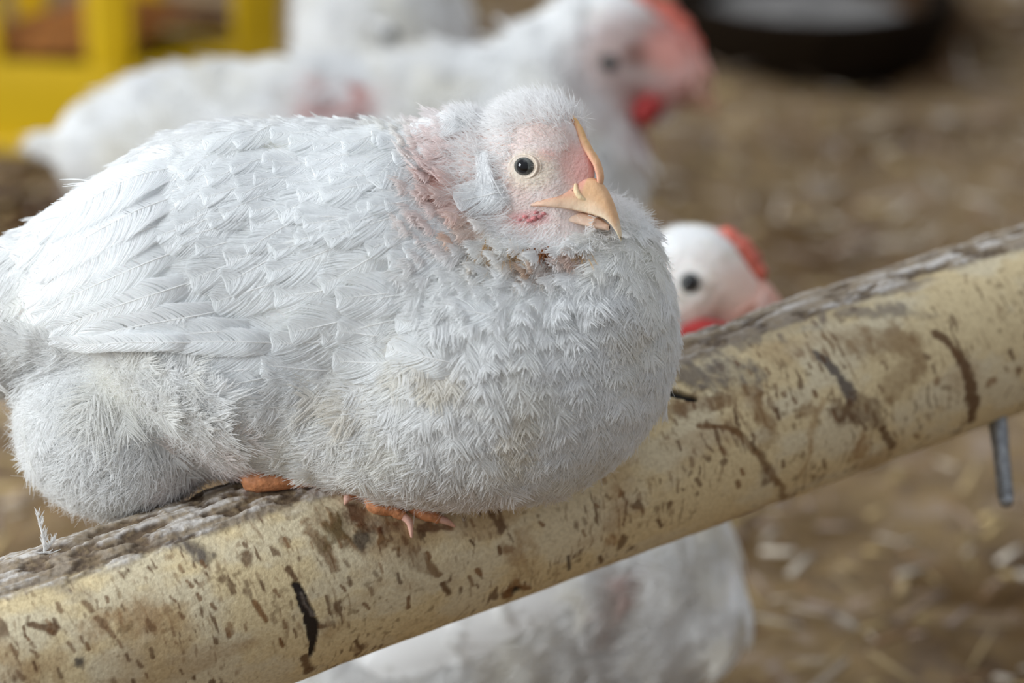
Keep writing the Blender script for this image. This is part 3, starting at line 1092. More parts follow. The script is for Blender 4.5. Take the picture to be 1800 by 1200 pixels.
pts = sample_surface(BV, BF, 25.0)
X, Y = photo_xy(pts)
hf_, hu_, hl_ = head_local(pts)
hr = np.linalg.norm(pts - HC, axis=-1)
lg = log_sdf(pts)
wingz = lambda X, Y: (X > 70) & (X < 730) & (Y > 235 + 0.0 * X) & (Y < 590 + 60 * sstep(250, 420, X)) & (Y > 470 - 1.0 * (X - 70))
keep = (hr > 150) & (lg > 4) & ~((pts[:, 2] > 0) & wingz(X, Y))
pts, X, Y, lg = pts[keep], X[keep], Y[keep], lg[keep]
thigh = blob(X, Y, 180, 770, 215, 165, 0.3)
neck = sstep(260, 170, np.hypot(X - 880, Y - 340))
breast = sstep(640, 860, X) * sstep(420, 560, Y)
L = 88 + 0 * X
L = L * (1 - 0.50 * neck) * (1 - 0.22 * breast) + thigh * 0
L = L * rng.uniform(0.8, 1.2, len(L))
Wd = L * (0.85 - 0.1 * neck)
lift = 7 + 11 * thigh + 6 * neck + 2 * breast + rng.gamma(1.2, 2.0, len(L))
lift = np.where(lg < 60, lift * 0.25, lift)
P_, R_ = tufts(bird, pts, flow(pts), L, Wd, lift, nb=32, npt=5, rad=1.2, spread=1.35, wild=0.10, jit=0.17)
nb2 = 64
Cf = plumage_colour(pts) * rng.uniform(0.955, 1.03, (len(pts), 1))
Cs = np.repeat(Cf, nb2, axis=0) * rng.uniform(0.96, 1.03, (len(pts) * nb2, 1))
# strands may not enter the log
bad = (log_sdf(P_[:, -1]) < -2)
P_, R_, Cs = P_[~bad], R_[~bad], Cs[~bad]
hair_obj('plumage', world_at(P_), R_ * PX, np.clip(Cs, 0, 0.97), M_BARB, pullet)
print('plumage strands', len(P_))

# ---- fine down at the outline of the thigh, neck ruff and crown
EYE = bird.project(q(922, 298, 120)[None], -4.0)[0]


def fuzz(sel, spacing_n, Lr, liftr, rad, jit, name, colf=None):
    idx = rng.permutation(np.where(sel)[0])[:spacing_n]
    r = BV[idx] + rng.normal(0, 2.0, (len(idx), 3))
    r = bird.project(r, -1.0, 1)
    Lh = rng.uniform(*Lr, len(r))
    P, R = strands(bird, r, flow(r), Lh, rng.uniform(*liftr, len(r)), rad=rad, jit=jit)
    C = plumage_colour(r) if colf is None else colf(r)
    C = np.clip(C * rng.uniform(0.95, 1.05, (len(r), 1)), 0, 0.97)
    ok = log_sdf(P[:, -1]) > -4
    return P[ok], R[ok], C[ok]


BX, BY = photo_xy(BV)
bf_, bu_, bl_ = head_local(BV)
bhr = np.linalg.norm(BV - HC, axis=-1)
de = np.linalg.norm(BV - EYE, axis=-1)
beakzone = (bf_ > 78) & (bu_ < 20) & (np.abs(bl_) < 45)
cere = (bf_ > 70) & (np.abs(bl_) < 30) & (bu_ < 75)
headsel = (bhr < 168) & (de > 27) & ~beakzone & ~cere
# thin short hair over the face, thick down over crown and cheeks
face = headsel & (bf_ > 10) & (bu_ < 70) & (bu_ > -95)
crown = headsel & ~face
out = []


def whiteish(r):
    return np.tile([0.94, 0.935, 0.93], (len(r), 1))


out.append(fuzz(face, 5200, (10, 20), (2.5, 6), 0.55, 0.3, 'f', lambda r: np.tile([0.86, 0.81, 0.78], (len(r), 1))))
out.append(fuzz(crown, 9500, (16, 30), (6, 17), 0.75, 0.45, 'f', whiteish))
top = crown & (bu_ > 70)
out.append(fuzz(top, 3600, (22, 40), (14, 28), 0.8, 0.6, 'f', whiteish))
out.append(fuzz(crown & (bf_ < 20), 2200, (22, 42), (14, 26), 0.8, 0.6, 'f', whiteish))
nape = (bhr > 150) & (bhr < 260) & (BX < 1000)
out.append(fuzz(nape, 5000, (22, 42), (8, 18), 0.8, 0.45, 'f'))
ruff = (np.hypot((BX - 1085) / 60, (BY - 375) / 70) < 1.0) & (bhr > 120)
out.append(fuzz(ruff, 900, (24, 58), (12, 32), 0.85, 0.35, 'f', whiteish))
thg = (np.hypot((BX - 175) / 215, (BY - 760) / 180) < 1)
out.append(fuzz(thg, 15000, (30, 62), (10, 24), 0.75, 0.4, 'f'))
out.append(fuzz((np.hypot((BX - 175) / 235, (BY - 745) / 200) < 1) & (BY > 620), 9000, (34, 66), (14, 34), 0.7, 0.5, 'f'))
rest = (bhr > 200) & ~((BV[:, 2] > 0) & wingz(BX, BY))
out.append(fuzz(rest, 26000, (26, 60), (5, 12), 0.7, 0.4, 'f'))
out.append(fuzz(rest & (BX > 640) & (BY > 420), 14000, (30, 62), (8, 15), 0.65, 0.35, 'f'))
wsel = (BV[:, 2] > 0) & wingz(BX, BY) & (BX > 300)
out.append(fuzz(wsel, 9000, (20, 42), (13, 19), 0.55, 0.3, 'f'))
P_ = np.vstack([o[0] for o in out]); R_ = np.vstack([o[1] for o in out]); C_ = np.vstack([o[2] for o in out])
hair_obj('down', world_at(P_), R_ * PX, C_, M_BARB, pullet)

# pale ear tuft
r = bird.project(np.array([q(846 + rng.normal(0, 5), 285 + 30 * rng.random(), 60) for _ in range(620)]), 0.0, 4)
fl_ = np.tile([0.10, -1.0, 0.05], (len(r), 1))
P_, R_ = strands(bird, r, fl_, rng.uniform(34, 84, len(r)), rng.uniform(10, 20, len(r)), rad=1.25, jit=0.08)
Pj = bird.project(P_.reshape(-1, 3), np.tile([2, 15, 18, 12.0], len(r)) * rng.uniform(0.5, 1.2), 1).reshape(P_.shape)
hair_obj('ear_tuft', world_at(Pj), R_ * PX, np.tile([0.97, 0.97, 0.97], (len(r), 1)), M_BARB, pullet)

# dark stained wisps under the chin
r = bird.project(np.array([q(x, y, 120) for x, y in ([(rng.normal(952, 5), rng.normal(455, 3)) for _ in range(46)] + [(rng.normal(930, 6), rng.normal(458, 4)) for _ in range(24)] + [(rng.normal(1000, 14), rng.normal(450, 8)) for _ in range(60)] + [(rng.normal(870, 22), rng.normal(462, 10)) for _ in range(110)])]), 4.0, 5)
P_, R_ = strands(bird, r, np.tile([0.12, -1.0, 0.0], (len(r), 1)), rng.uniform(18, 38, len(r)), rng.uniform(4, 14, len(r)), rad=1.1, jit=0.28)
cc_ = np.where(np.arange(len(r))[:, None] < 70, [[0.30, 0.12, 0.045]], [[0.62, 0.42, 0.22]]) * rng.uniform(0.7, 1.3, (len(r), 1))
hair_obj('throat_wisps', world_at(P_), R_ * PX, cc_, M_BARB, pullet)

# ---- eye
ez = bird.grad(EYE[None])[0]
ez = ez * 0.75 + hl * 0.25
ez /= np.linalg.norm(ez)
ex = np.cross([0, 1.0, 0], ez); ex /= np.linalg.norm(ex)
ey = np.cross(ez, ex)
E = np.stack([ex, ey, ez])
EC = EYE - ez * 6
mb = MB(); V, F = ball(EC, (21, 19, 17), E); mb.add(V, F)
eye = mb.build('eye', M_IRIS, pullet, place=world_at)
mb = MB(); V, F = ball(EC + ez * 6.6, (14.5, 14.5, 12.0), E); mb.add(V, F)
mb.build('pupil', M_PUPIL, eye, place=world_at)
mb = MB()
for rr, th_, sh in ((22.5, 2.4, 7.4), (27.5, 1.3, 4.0)):
    an = np.linspace(0, 2 * math.pi, 17)
    ring = [EC + ez * sh + ex * rr * 1.12 * math.cos(x) + ey * rr * (0.88 if math.sin(x) > 0 else 0.92) * math.sin(x) for x in an]
    V, F = tube(ring, [th_] * 17, 8); mb.add(V, F)
mb.build('eyelid', M_LID, pullet, place=world_at)

# ---- beak
def beak_shell(rows, name, colf, inner=False):
    """rows: f, half width, culmen height, edge height. an inverted U section lofted forwards"""
    rows = np.array(rows, float)
    t = np.linspace(0, len(rows) - 1, 40)
    rows = np.stack([np.interp(t, np.arange(len(rows)), rows[:, k]) for k in range(4)], 1)
    ker = np.array([1, 2, 1.0]) / 4
    for _ in range(3):
        rows[1:-1] = np.stack([np.convolve(rows[:, k], ker, 'same')[1:-1] for k in range(4)], 1)
    an = np.linspace(0, 2 * math.pi, 36, endpoint=False)
    V, C = [], []
    for f_, w_, uc, ut in rows:
        cu, hh = ut, uc - ut
        for x in an:
            l_ = w_ * math.copysign(abs(math.cos(x)) ** 0.75, math.cos(x))
            s_ = math.sin(x)
            u_ = cu + (hh * s_ ** 1.1 if s_ > 0 else 5.0 * s_)
            V.append(hp(f_, u_, l_))
            C.append(colf(f_, s_, math.cos(x), (f_ - rows[0, 0]) / (rows[-1, 0] - rows[0, 0])))
    return np.array(V), grid_faces(40, 36, True), np.array(C)


def upcol(f_, s_, c_, t):
    horn = np.array([0.72, 0.44, 0.24])
    pale = np.array([0.80, 0.62, 0.44])
    red = np.array([0.74, 0.34, 0.28])
    c = horn + (pale - horn) * max(0, min(1, (0.55 - s_) * 2)) 
    c = c + (np.array([0.78, 0.45, 0.36]) - c) * max(0, 0.7 - t * 1.1)
    if s_ > 0.35 and t < 0.62:
        c = c + (red - c) * min(1, (s_ - 0.35) * 2.2) * (0.8 if s_ < 0.95 else 0.35)
    if t > 0.95:
        c = c + (np.array([0.85, 0.74, 0.55]) - c) * min(1, (t - 0.95) * 20)
    return c


mb = MB()
V, F, C = beak_shell([(16, 76, -60, -69), (40, 77, -48, -66), (62, 69, -42, -66), (88, 48, -28, -69), (112, 31, -14, -74), (132, 24, -25, -80), (150, 18, -50, -86), (163, 12, -80, -100), (171, 6.5, -104, -116), (173, 2.5, -120, -124)], 'u', upcol)
mb.add(V, F, C)
beak = mb.build('upper_beak', M_HORN, pullet, place=world_at)
lowcol = lambda f_, s_, c_, t: np.array([0.76, 0.55, 0.42]) if t > 0.4 else np.array([0.74, 0.42, 0.36])
mb = MB()
V, F, C = beak_shell([(30, 66, -76, -82), (60, 60, -72, -85), (90, 37, -72, -92), (118, 22, -82, -99), (136, 13, -92, -103), (146, 6, -98, -104), (150, 1.5, -101, -103)], 'l', lowcol)
mb.add(V, F, C)
mb.build('lower_beak', M_HORN, pullet, place=world_at)
# nostril: a cream flap with a dark slit
mb = MB()
V, F = tube([hp(98, -30, 27), hp(102, -42, 31), hp(109, -52, 29.5), hp(118, -57, 25)], [3, 5, 5, 2.5], 12)
mb.add(V, F, np.array([0.80, 0.60, 0.37]))
V, F = tube([hp(95, -40, 33), hp(99, -52, 34.5), hp(107, -60, 32)], [1.4, 2.4, 1.6], 10)
mb.add(V, F, np.array([0.25, 0.12, 0.07]))
mb.build('nostril', M_HORN, beak, place=world_at)
# juvenile comb: a low serrated ridge from crown to beak
ts = np.linspace(0, 1, 64)
V, C = [], []
an = np.linspace(0, 2 * math.pi, 14, endpoint=False)
for t in ts:
    aa = math.radians(54 - 72 * t)
    dr = np.array([math.cos(aa), math.sin(aa)])
    rr_ = np.linspace(170, 60, 221)
    vv = bird.val(np.array([hp(dr[0] * r_, dr[1] * r_, 0) for r_ in rr_]))
    r0 = rr_[np.argmax(vv < 0)] + 16 * sstep(0.45, 1.0, t)
    env = math.sin(math.pi * min(1, max(0, 0.03 + 0.95 * t))) ** 0.45
    hgt = (7 + 1.2 * abs(math.sin(t * 17))) * env
    for x in an:
        rad_ = r0 + 2 + hgt * math.cos(x)
        V.append(hp(dr[0] * rad_, dr[1] * rad_, (7 + 6 * t) * env * math.sin(x)))
        yl = 0.5 + 0.5 * math.cos(x)
        C.append(np.array([0.72, 0.36, 0.28]) * (1 - yl) + (np.array([0.80, 0.50, 0.20]) * (1 - t) + np.array([0.76, 0.44, 0.26]) * t) * yl)
mb = MB()
mb.add(V, grid_faces(64, 14, True), np.array(C))
mb.build('comb', M_HORN, pullet, place=world_at)
# little red wattle folds at the corner of the mouth
mb = MB()
for (f0, u0), rr in (((14, -92), 5), ((24, -97), 6.5), ((35, -93), 7), ((46, -90), 6.5), ((56, -84), 5.5), ((40, -82), 5), ((2, -100), 4)):
    p_ = bird.project(hp(f0, u0 + 4, 62)[None], -1.0, 4)[0]
    rr *= 0.8
    V, F = ball(p_, (rr * 1.2, rr * 0.8, rr), None, 10, 12)
    V = V + (fbm(V * 0.2, 71, 2)[:, None] - 0.5) * 4
    mb.add(V, F)
mb.build('wattle', M_PINKW, pullet, place=world_at)

# ---- wings: sheet feathers in overlapping rows, nearest the tail lowest
def make_wing(side):
    mb = MB()
    bl, bc = [], []
    def Pt(x, y):
        p = q(x, y, 180 if side > 0 else -380)
        return p
    def surf(x, y):
        n = 8
        p = Pt(x, y)[None]
        return bird.project(p, 0.0, n)[0]
    def place(tip, ang, L, W, h0, lift, bend=0.0, pointed=0.0, tone=0.945):
        tx, ty = tip
        r = math.radians(ang)
        rx, ry = tx + L * math.cos(r), ty - L * math.sin(r)
        # walk in the picture plane, then drape: keeps outlines where they belong
        T2 = np.array([tx - rx, ty - ry]) / L
        B2 = np.array([-T2[1], T2[0]])
        if side < 0:
            B2 = B2 * 1.0
        n = int(L / 1.9)
        m = 6
        wprof = lambda u: np.minimum(1, 0.35 + 1.5 * u) * np.sqrt(np.clip(1 - np.clip((u - (0.66 - 0.25 * pointed)) / (0.36 + 0.25 * pointed), 0, 1) ** 2.0, 0, 1))
        u0 = np.repeat(np.linspace(0.0, 0.985, n), 2) + rng.normal(0, 0.006, 2 * n)
        sg = np.tile([-1.0, 1.0], n)
        reach = (0.95 * W / 2) / L * 1.7
        clump = 0.02 * (vnoise(np.stack([u0 * 12 + tx, sg * 3 + ty, 0 * u0], -1), 8) - 0.5)
        ue = np.minimum(u0 + reach * rng.uniform(0.88, 1.05, 2 * n), 0.93 + 0.07 * u0) + clump
        k = np.linspace(0, 1, m)[None, :]
        al = (u0[:, None] + (ue - u0)[:, None] * (0.55 * k + 0.45 * k * k))
        ac = sg[:, None] * wprof(ue)[:, None] * W / 2 * (1.35 * k - 0.35 * k * k) * rng.uniform(0.93, 1.04, (2 * n, 1))
        xy = np.array([rx, ry]) + (al * L)[..., None] * T2 + (ac + bend * L * np.sin(np.clip(al, 0, 1) * math.pi / 2) ** 2)[..., None] * B2
        f = np.stack([xy[..., 0] - 900, 600 - xy[..., 1], np.full(xy.shape[:-1], 230.0 if side > 0 else -420.0)], -1).reshape(-1, 3)
        zd = -1.0 if side > 0 else 1.0
        for _ in range(26):
            f[:, 2] += zd * np.clip(bird.val(f), 0, 40) * 0.95
        if (bird.val(f) < 25).mean() < 0.97:
            return
        va = np.abs(ac) / (W / 2)
        hh = -13 + (h0 + 13) * sstep(-0.1, 0.42, al) + lift * np.clip(al, 0, 1.1) ** 2 + 4.5 * (1 - va * va) * np.clip(1.2 - al, 0, 1) + rng.normal(0, 0.5, (2 * n, 1)) * k
        f = f + bird.grad(f) * hh.reshape(-1, 1)
        bl.append(f.reshape(2 * n, m, 3))
        tn = tone * rng.uniform(0.97, 1.02)
        bc.append(np.tile([tn * 0.99, tn, tn], (2 * n, 1)) * rng.uniform(0.975, 1.02, (2 * n, 1)))
        # the shaft itself
        us = np.linspace(0, 0.97, 14)
        sx2 = np.array([rx, ry]) + (us * L)[:, None] * T2 + (bend * L * np.sin(us * math.pi / 2) ** 2)[:, None] * B2
        g = np.stack([sx2[:, 0] - 900, 600 - sx2[:, 1], np.full(14, 230.0 if side > 0 else -420.0)], -1)
        for _ in range(26):
            g[:, 2] += zd * np.clip(bird.val(g), 0, 40) * 0.95
        hg = -13 + (h0 + 13) * sstep(-0.1, 0.42, us) + lift * us ** 2 + 4.8 * np.clip(1.2 - us, 0, 1)
        g = g + bird.grad(g) * hg[:, None]
        V_, F_ = tube(g[::2], list(np.linspace(1.5, 0.5, 7)), 6)
        mb.add(V_, F_, np.array([0.93, 0.925, 0.91]))
    # flight feathers: a fan whose tips make the wing's rounded rear edge
    tips = [(95, 455, 34, 300, 74), (62, 492, 36, 330, 78), (92, 510, 34, 310, 66), (74, 545, 32, 320, 70), (88, 568, 27, 300, 62), (112, 586, 20, 300, 60), (165, 598, 12, 290, 58), (235, 606, 7, 270, 56), (300, 612, 3, 240, 54)]
    for i, (x, y, an_, L_, W_) in enumerate(tips[::-1]):
        place((x, y), an_, L_, W_, 20 + i * 1.8, 16, bend=0.04, pointed=0.6, tone=0.965)
    # one straight lower primary showing under the edge
    place((112, 585), -4, 330, 36, 36, 14, bend=0.0, pointed=0.6, tone=0.96)
    # coverts
    rowsw = [(312, [(455, 26), (500, 22), (548, 14), (598, 8), (640, 0)], 190, 92, 22),
             (400, [(400, 30), (445, 26), (492, 20), (540, 14), (590, 6), (640, -2), (672, -8)], 180, 86, 26),
             (490, [(370, 32), (415, 26), (462, 20), (510, 14), (560, 8), (610, 0), (655, -8)], 170, 80, 30),
             (575, [(350, 34), (395, 28), (440, 22), (488, 16), (536, 8), (585, 0), (632, -8)], 150, 72, 33),
             (650, [(345, 34), (388, 28), (430, 20), (474, 14), (520, 6), (565, -2), (610, -8)], 130, 64, 35),
             (715, [(370, 30), (410, 22), (450, 16), (492, 8), (535, 0), (575, -8)], 110, 56, 36)]
    for x, ys, L_, W_, h_ in rowsw:
        for y, an_ in ys:
            place((x + rng.normal(0, 30), y + rng.normal(0, 12)), an_ + rng.normal(0, 9), L_ * rng.uniform(0.8, 1.15), W_ * rng.uniform(0.95, 1.2), 8 + rng.uniform(-1, 1.5), 5 + rng.uniform(0, 3), bend=rng.normal(0, 0.04))
    # back and saddle feathers up to the outline
    for x in range(110, 820, 44):
        for y in range(200, 470, 34):
            topline = 410 - 1.0 * (x - 20) if x < 200 else (236 if x < 300 else 214)
            if y < topline + 16 or y > 440 + 0.0 * x or (x < 120 and y > 430):
                continue
            if math.hypot(x - 850, y - 330) < 150:
                continue
            place((x + rng.normal(0, 12), y + rng.normal(0, 8)), (24 if x < 420 else 14) + rng.normal(0, 8) + (10 if x < 160 else 0), rng.uniform(85, 120), rng.uniform(46, 62), rng.uniform(7, 10), rng.uniform(5, 9), bend=rng.normal(0, 0.05))
    o = mb.build('wing', M_VANE, pullet, place=world_at)
    P = np.vstack(bl)
    R = np.broadcast_to(np.array([1.3, 1.3, 1.3, 1.2, 0.95, 0.3]), (len(P), 6))
    hair_obj('wing_barbs', world_at(P), R * PX, np.clip(np.vstack(bc), 0, 0.97), M_BARB, o)
    return o


make_wing(1)
make_wing(-1)

# ---- tail: long soft feathers running out past the left edge
mb = MB(); fr = []
for k in range(26):
    a0 = rng.uniform(-1, 1)
    r0 = q(110 + rng.normal(0, 20), 470 + 80 * (a0 + 1) / 2 + rng.normal(0, 10), -90 + rng.uniform(-70, 80))
    an_ = math.radians(200 + 26 * a0 + rng.normal(0, 4))
    L_ = rng.uniform(210, 300)
    d = np.array([math.cos(an_), math.sin(an_) * 1.0, rng.normal(0, 0.12)])
    side_ = np.cross(d, [0, 0, 1.0]); side_ /= np.linalg.norm(side_)
    nrm = np.cross(side_, d)
    u = np.linspace(0, 1, 14)[:, None]; v = np.linspace(-1, 1, 7)[None, :]
    wp = np.minimum(1, 0.3 + 1.6 * u) * np.sqrt(np.clip(1 - np.clip((u - 0.5) / 0.5, 0, 1) ** 2.2, 0, 1))
    Pq = r0 + d * (u * L_ + 0 * v)[..., None] + side_ * (v * wp * 34)[..., None] + nrm * (6 * (1 - v * v) + 0 * u)[..., None] + np.array([0, -1, 0]) * (u ** 2 * 30 + 0 * v)[..., None]
    mb.add(Pq.reshape(-1, 3), grid_faces(14, 7), np.array([0.87, 0.875, 0.875]))
    for j in (0, 6):
        kk = rng.integers(3, 13, 30)
        e0 = Pq[kk, j]
        dr = d * 0.8 + side_ * (1 if j else -1) * 0.5 + rng.normal(0, 0.1, (30, 3))
        fr.append(e0[:, None] + dr[:, None] * rng.uniform(10, 28, 30)[:, None, None] * np.linspace(-0.2, 1, 4)[None, :, None])
tail = mb.build('tail', M_VANE, pullet, place=world_at)
P_ = np.vstack(fr)
hair_obj('tail_barbs', world_at(P_), np.broadcast_to(np.array([1.0, 0.95, 0.7, 0.25]), (len(P_), 4)) * PX, np.tile([0.94, 0.945, 0.94], (len(P_), 1)), M_BARB, tail)


# ---- legs and toes gripping the log
def on_log(a, ph, lift=0.0):
    return LA + LT * a + (log_radius(a) + lift) * (math.cos(ph) * LF + math.sin(ph) * LUp)


def at_px(x, y, lift=0.0):
    a, b = px_on_log(x, y)
    return on_log(a, b / log_radius(a), lift)


def leg(foot_px, hock_px, toes, back=0.0):
    sh_ = lambda p: p if not back else on_log(((p - LA) @ LT) + back * 0.9, math.atan2((p - LA) @ LUp, (p - LA) @ LF) + back / 110.0, np.linalg.norm((p - LA) - ((p - LA) @ LT) * LT) - log_radius((p - LA) @ LT))
    mbl = MB()
    hock = sh_(at_px(*hock_px, 26))
    foot = sh_(at_px(*foot_px, 14))
    V, F = tube([hock + np.array([34, 40, -30]), hock, (hock + foot) / 2 + np.array([0, 14, 4]), foot], [32, 26, 20, 17], 14)
    V = V + (vnoise(V * 0.12, 77)[:, None] - 0.5) * 4
    mbl.add(V, F)
    leg_o = mbl.build('leg', M_SHANK, pullet, place=world_at)
    for tp, cp_ in toes:
        pts_ = [foot] + [sh_(at_px(x, y, 11)) for x, y in tp]
        mt = MB()
        V, F = tube(pts_, [14] + [13.5] * (len(tp) - 1) + [9.5], 12)
        V = V + (vnoise(V * 0.16, 78)[:, None] - 0.5) * 3
        mt.add(V, F)
        toe = mt.build('toe', M_SHANK, leg_o, place=world_at)
        mc = MB()
        V, F = tube([pts_[-1]] + [sh_(at_px(x, y, l_)) for (x, y), l_ in zip(cp_, (11, 4))], [8, 6.5, 2.0], 10)
        mc.add(V, F)
        mc.build('claw', M_CLAW, leg_o, place=world_at)


TOES = [([(655, 893), (685, 898), (703, 908)], [(716, 920), (722, 944)]),
        ([(700, 880), (738, 902), (765, 912)], [(780, 917), (797, 925)]),
        ([(618, 872), (612, 878)], [(608, 884), (606, 888)])]
leg((650, 868), (448, 862), TOES)
leg((650, 868), (448, 862), TOES, back=110.0)


# ------------------------------------------------------------------ the chickens on the floor behind
def floor_bird(label, dist, prims, head, step=9.0, wing=None, tailspec=None, legs=(), skin_and_shade_spots=(), feather_n=20.0, hen_col=(0.92, 0.92, 0.915), group='white chickens', name='chicken'):
    """prims are in photo-sized units at the bird's own distance; everything is stood rigidly there"""
    pl = lambda P: world_at(P, dist)
    k = PX * dist / FOCUS_D
    b = Body(prims, step)
    V, F = b.mesh()
    base = pl(np.array(q(*legs[0][0]))) if legs else pl(V.mean(0))
    root = empty(name, (base[0], base[1], 0.0))
    tag(root, label, 'chicken', group=group)

    def colr(P):
        X, Y = photo_xy(P)
        C = np.ones(P.shape[:-1] + (3,)) * np.array(hen_col)
        n = fbm(P * 0.02, 81, 3)
        C = C * (1 - 0.07 * sstep(0.5, 0.7, n)[..., None] * np.array([0.5, 0.8, 1.6]))
        for cx, cy, rx, ry, c, s_ in skin_and_shade_spots:
            m = blob(X, Y, cx, cy, rx, ry) * s_
            C = C + (np.array(c) - C) * m[..., None]
        return C
    mesh_obj('body', pl(V), F, M_SKIN, root, color=colr(V))
    hx, hy, hz, hr_ = head['c'][0], head['c'][1], head['c'][2], head['r']
    HCb = q(hx, hy, hz)
    pts = sample_surface(V, F, 34.0)
    hd = np.linalg.norm((pts - HCb), axis=1)
    pts = pts[hd > hr_ * 1.05]
    X, Y = photo_xy(pts)
    dirx = head.get('face', 1.0)
    fl = np.stack([-dirx * np.ones_like(X), -0.35 + 0 * X, 0 * X], -1)
    nearh = sstep(hr_ * 3.0, hr_ * 1.2, np.linalg.norm(pts - HCb, axis=1))
    fl = fl + nearh[:, None] * (np.array([-dirx * 0.5, -1.0, 0]) - fl)
    L = rng.uniform(80, 125, len(pts)) * (1 - 0.4 * nearh)
    P, R = tufts(b, pts, fl, L, L * 0.8, 8 + rng.gamma(1.2, 4, len(pts)), nb=16, npt=4, rad=2.3, spread=1.6, wild=0.12, jit=0.2)
    C = np.repeat(colr(pts) * rng.uniform(0.96, 1.03, (len(pts), 1)), 32, axis=0)
    hair_obj('plumage', pl(P), R * k, np.clip(C, 0, 0.97), M_BARB, root)
    # thin hair on the head
    hv = V[np.linalg.norm(V - HCb, axis=1) < hr_ * 1.5]
    hv = hv[rng.permutation(len(hv))[:2600]]
    hX, hY = photo_xy(hv)
    ok = np.ones(len(hv), bool)
    for e in head['bare']:
        ok &= np.hypot((hX - e[0]) / e[2], (hY - e[1]) / e[3]) > 1
    hv = hv[ok]
    P, R = strands(b, hv, np.tile([-dirx, -0.4, 0], (len(hv), 1)), rng.uniform(14, 26, len(hv)), rng.uniform(3, 9, len(hv)), rad=1.3)
    hair_obj('down', pl(P), R * k, np.clip(colr(hv), 0, 0.97), M_BARB, root)
    # eye
    ec = b.project(q(head['eye'][0], head['eye'][1], hz + 300)[None], -5.0, 12)[0]
    g = b.grad(ec[None])[0]
    mb = MB(); Vv, Ff = ball(ec, (head['eye'][2],) * 3); mb.add(Vv, Ff)
    ey_ = mb.build('eye', M_IRIS, root, place=pl)
    mb = MB(); Vv, Ff = ball(ec + g * head['eye'][2] * 0.45, (head['eye'][2] * 0.72,) * 3); mb.add(Vv, Ff)
    mb.build('pupil', M_PUPIL, ey_, place=pl)
    # comb: serrated blade along the crown and brow
    cpts = [np.array(q(x, y, hz)) for x, y in head['comb']]
    n_ = 50
    tt_ = np.linspace(0, len(cpts) - 1, n_)
    V2 = []
    an = np.linspace(0, 2 * math.pi, 12, endpoint=False)
    for t in tt_:
        i0 = min(int(t), len(cpts) - 2); f_ = t - i0
        c = cpts[i0] * (1 - f_) + cpts[i0 + 1] * f_
        d = cpts[i0 + 1] - cpts[i0]; d /= np.linalg.norm(d)
        nr = np.cross([0, 0, 1.0], d)
        if nr @ (c - HCb) < 0:
            nr = -nr
        e = math.sin(math.pi * min(0.98, max(0.02, t / (len(cpts) - 1)))) ** 0.5
        hgt = head['comb_h'] * e * (0.85 + 0.25 * abs(math.sin(t * 4.5)))
        for x in an:
            V2.append(c + nr * (hgt * math.cos(x)) + np.array([0, 0, 1.0]) * head['comb_w'] * e * math.sin(x))
    mb = MB(); mb.add(V2, grid_faces(n_, 12, True))
    mb.build('comb', M_COMB, root, place=pl)
    # wattles, one each side of the throat
    for zz in (head['wz'], -head['wz']):
        wp_ = head['wattle']
        Vv, Ff = tube([q(x, y, hz + zz) for x, y, r_ in wp_], [r_ for x, y, r_ in wp_], 12)
        mb = MB(); mb.add(Vv, Ff)
        mb.build('wattle', M_WATTLE, root, place=pl)
    # beak, both halves
    bp = head['beak']
    Vv, Ff = tube([q(x, y, hz) for x, y, r_ in bp], [r_ for x, y, r_ in bp], 16)
    mb = MB(); mb.add(Vv, Ff, np.array(head.get('beak_col', (0.62, 0.40, 0.25))))
    mb.build('upper_beak', M_HORN, root, place=pl)
    Vv, Ff = tube([q(x - dirx * 6, y + r_ * 1.25, hz) for x, y, r_ in bp[:-1]], [r_ * 0.62 for x, y, r_ in bp[:-1]], 12)
    mb = MB(); mb.add(Vv, Ff, np.array(head.get('beak_col', (0.62, 0.40, 0.25))) * 0.85)
    mb.build('lower_beak', M_HORN, root, place=pl)
    # wing: overlapping leaf shaped sheets on the visible side
    if wing:
        for sgn in (1, -1):
            mb = MB()
            for (rx, ry, tx, ty, wd) in wing:
                P0 = b.project(q(rx, ry, hz + sgn * 420)[None], 10.0, 14)[0]
                P1 = b.project(q(tx, ty, hz + sgn * 420)[None], 16.0, 14)[0]
                u = np.linspace(0, 1, 16)[:, None]; v = np.linspace(-1, 1, 7)[None, :]
                wp = np.minimum(1, 0.3 + 1.6 * u) * np.sqrt(np.clip(1 - np.clip((u - 0.6) / 0.4, 0, 1) ** 2.2, 0, 1))
                d = P1 - P0; Ld = np.linalg.norm(d); d /= Ld
                sd2 = np.cross(d, [0, 0, 1.0]); sd2 /= np.linalg.norm(sd2)
                G = P0 + d * (u * Ld + 0 * v)[..., None] + sd2 * (v * wp * wd / 2)[..., None]
                h_ = (8 + 12 * u + 4 * (1 - v * v)).reshape(-1)
                G = b.project(G.reshape(-1, 3) + np.array([0, 0, 150.0 * sgn]), h_ + 3, 8)
                mb.add(G, grid_faces(16, 7), np.array(hen_col) * rng.uniform(0.97, 1.02))
            mb.build('wing', M_VANE, root, place=pl)
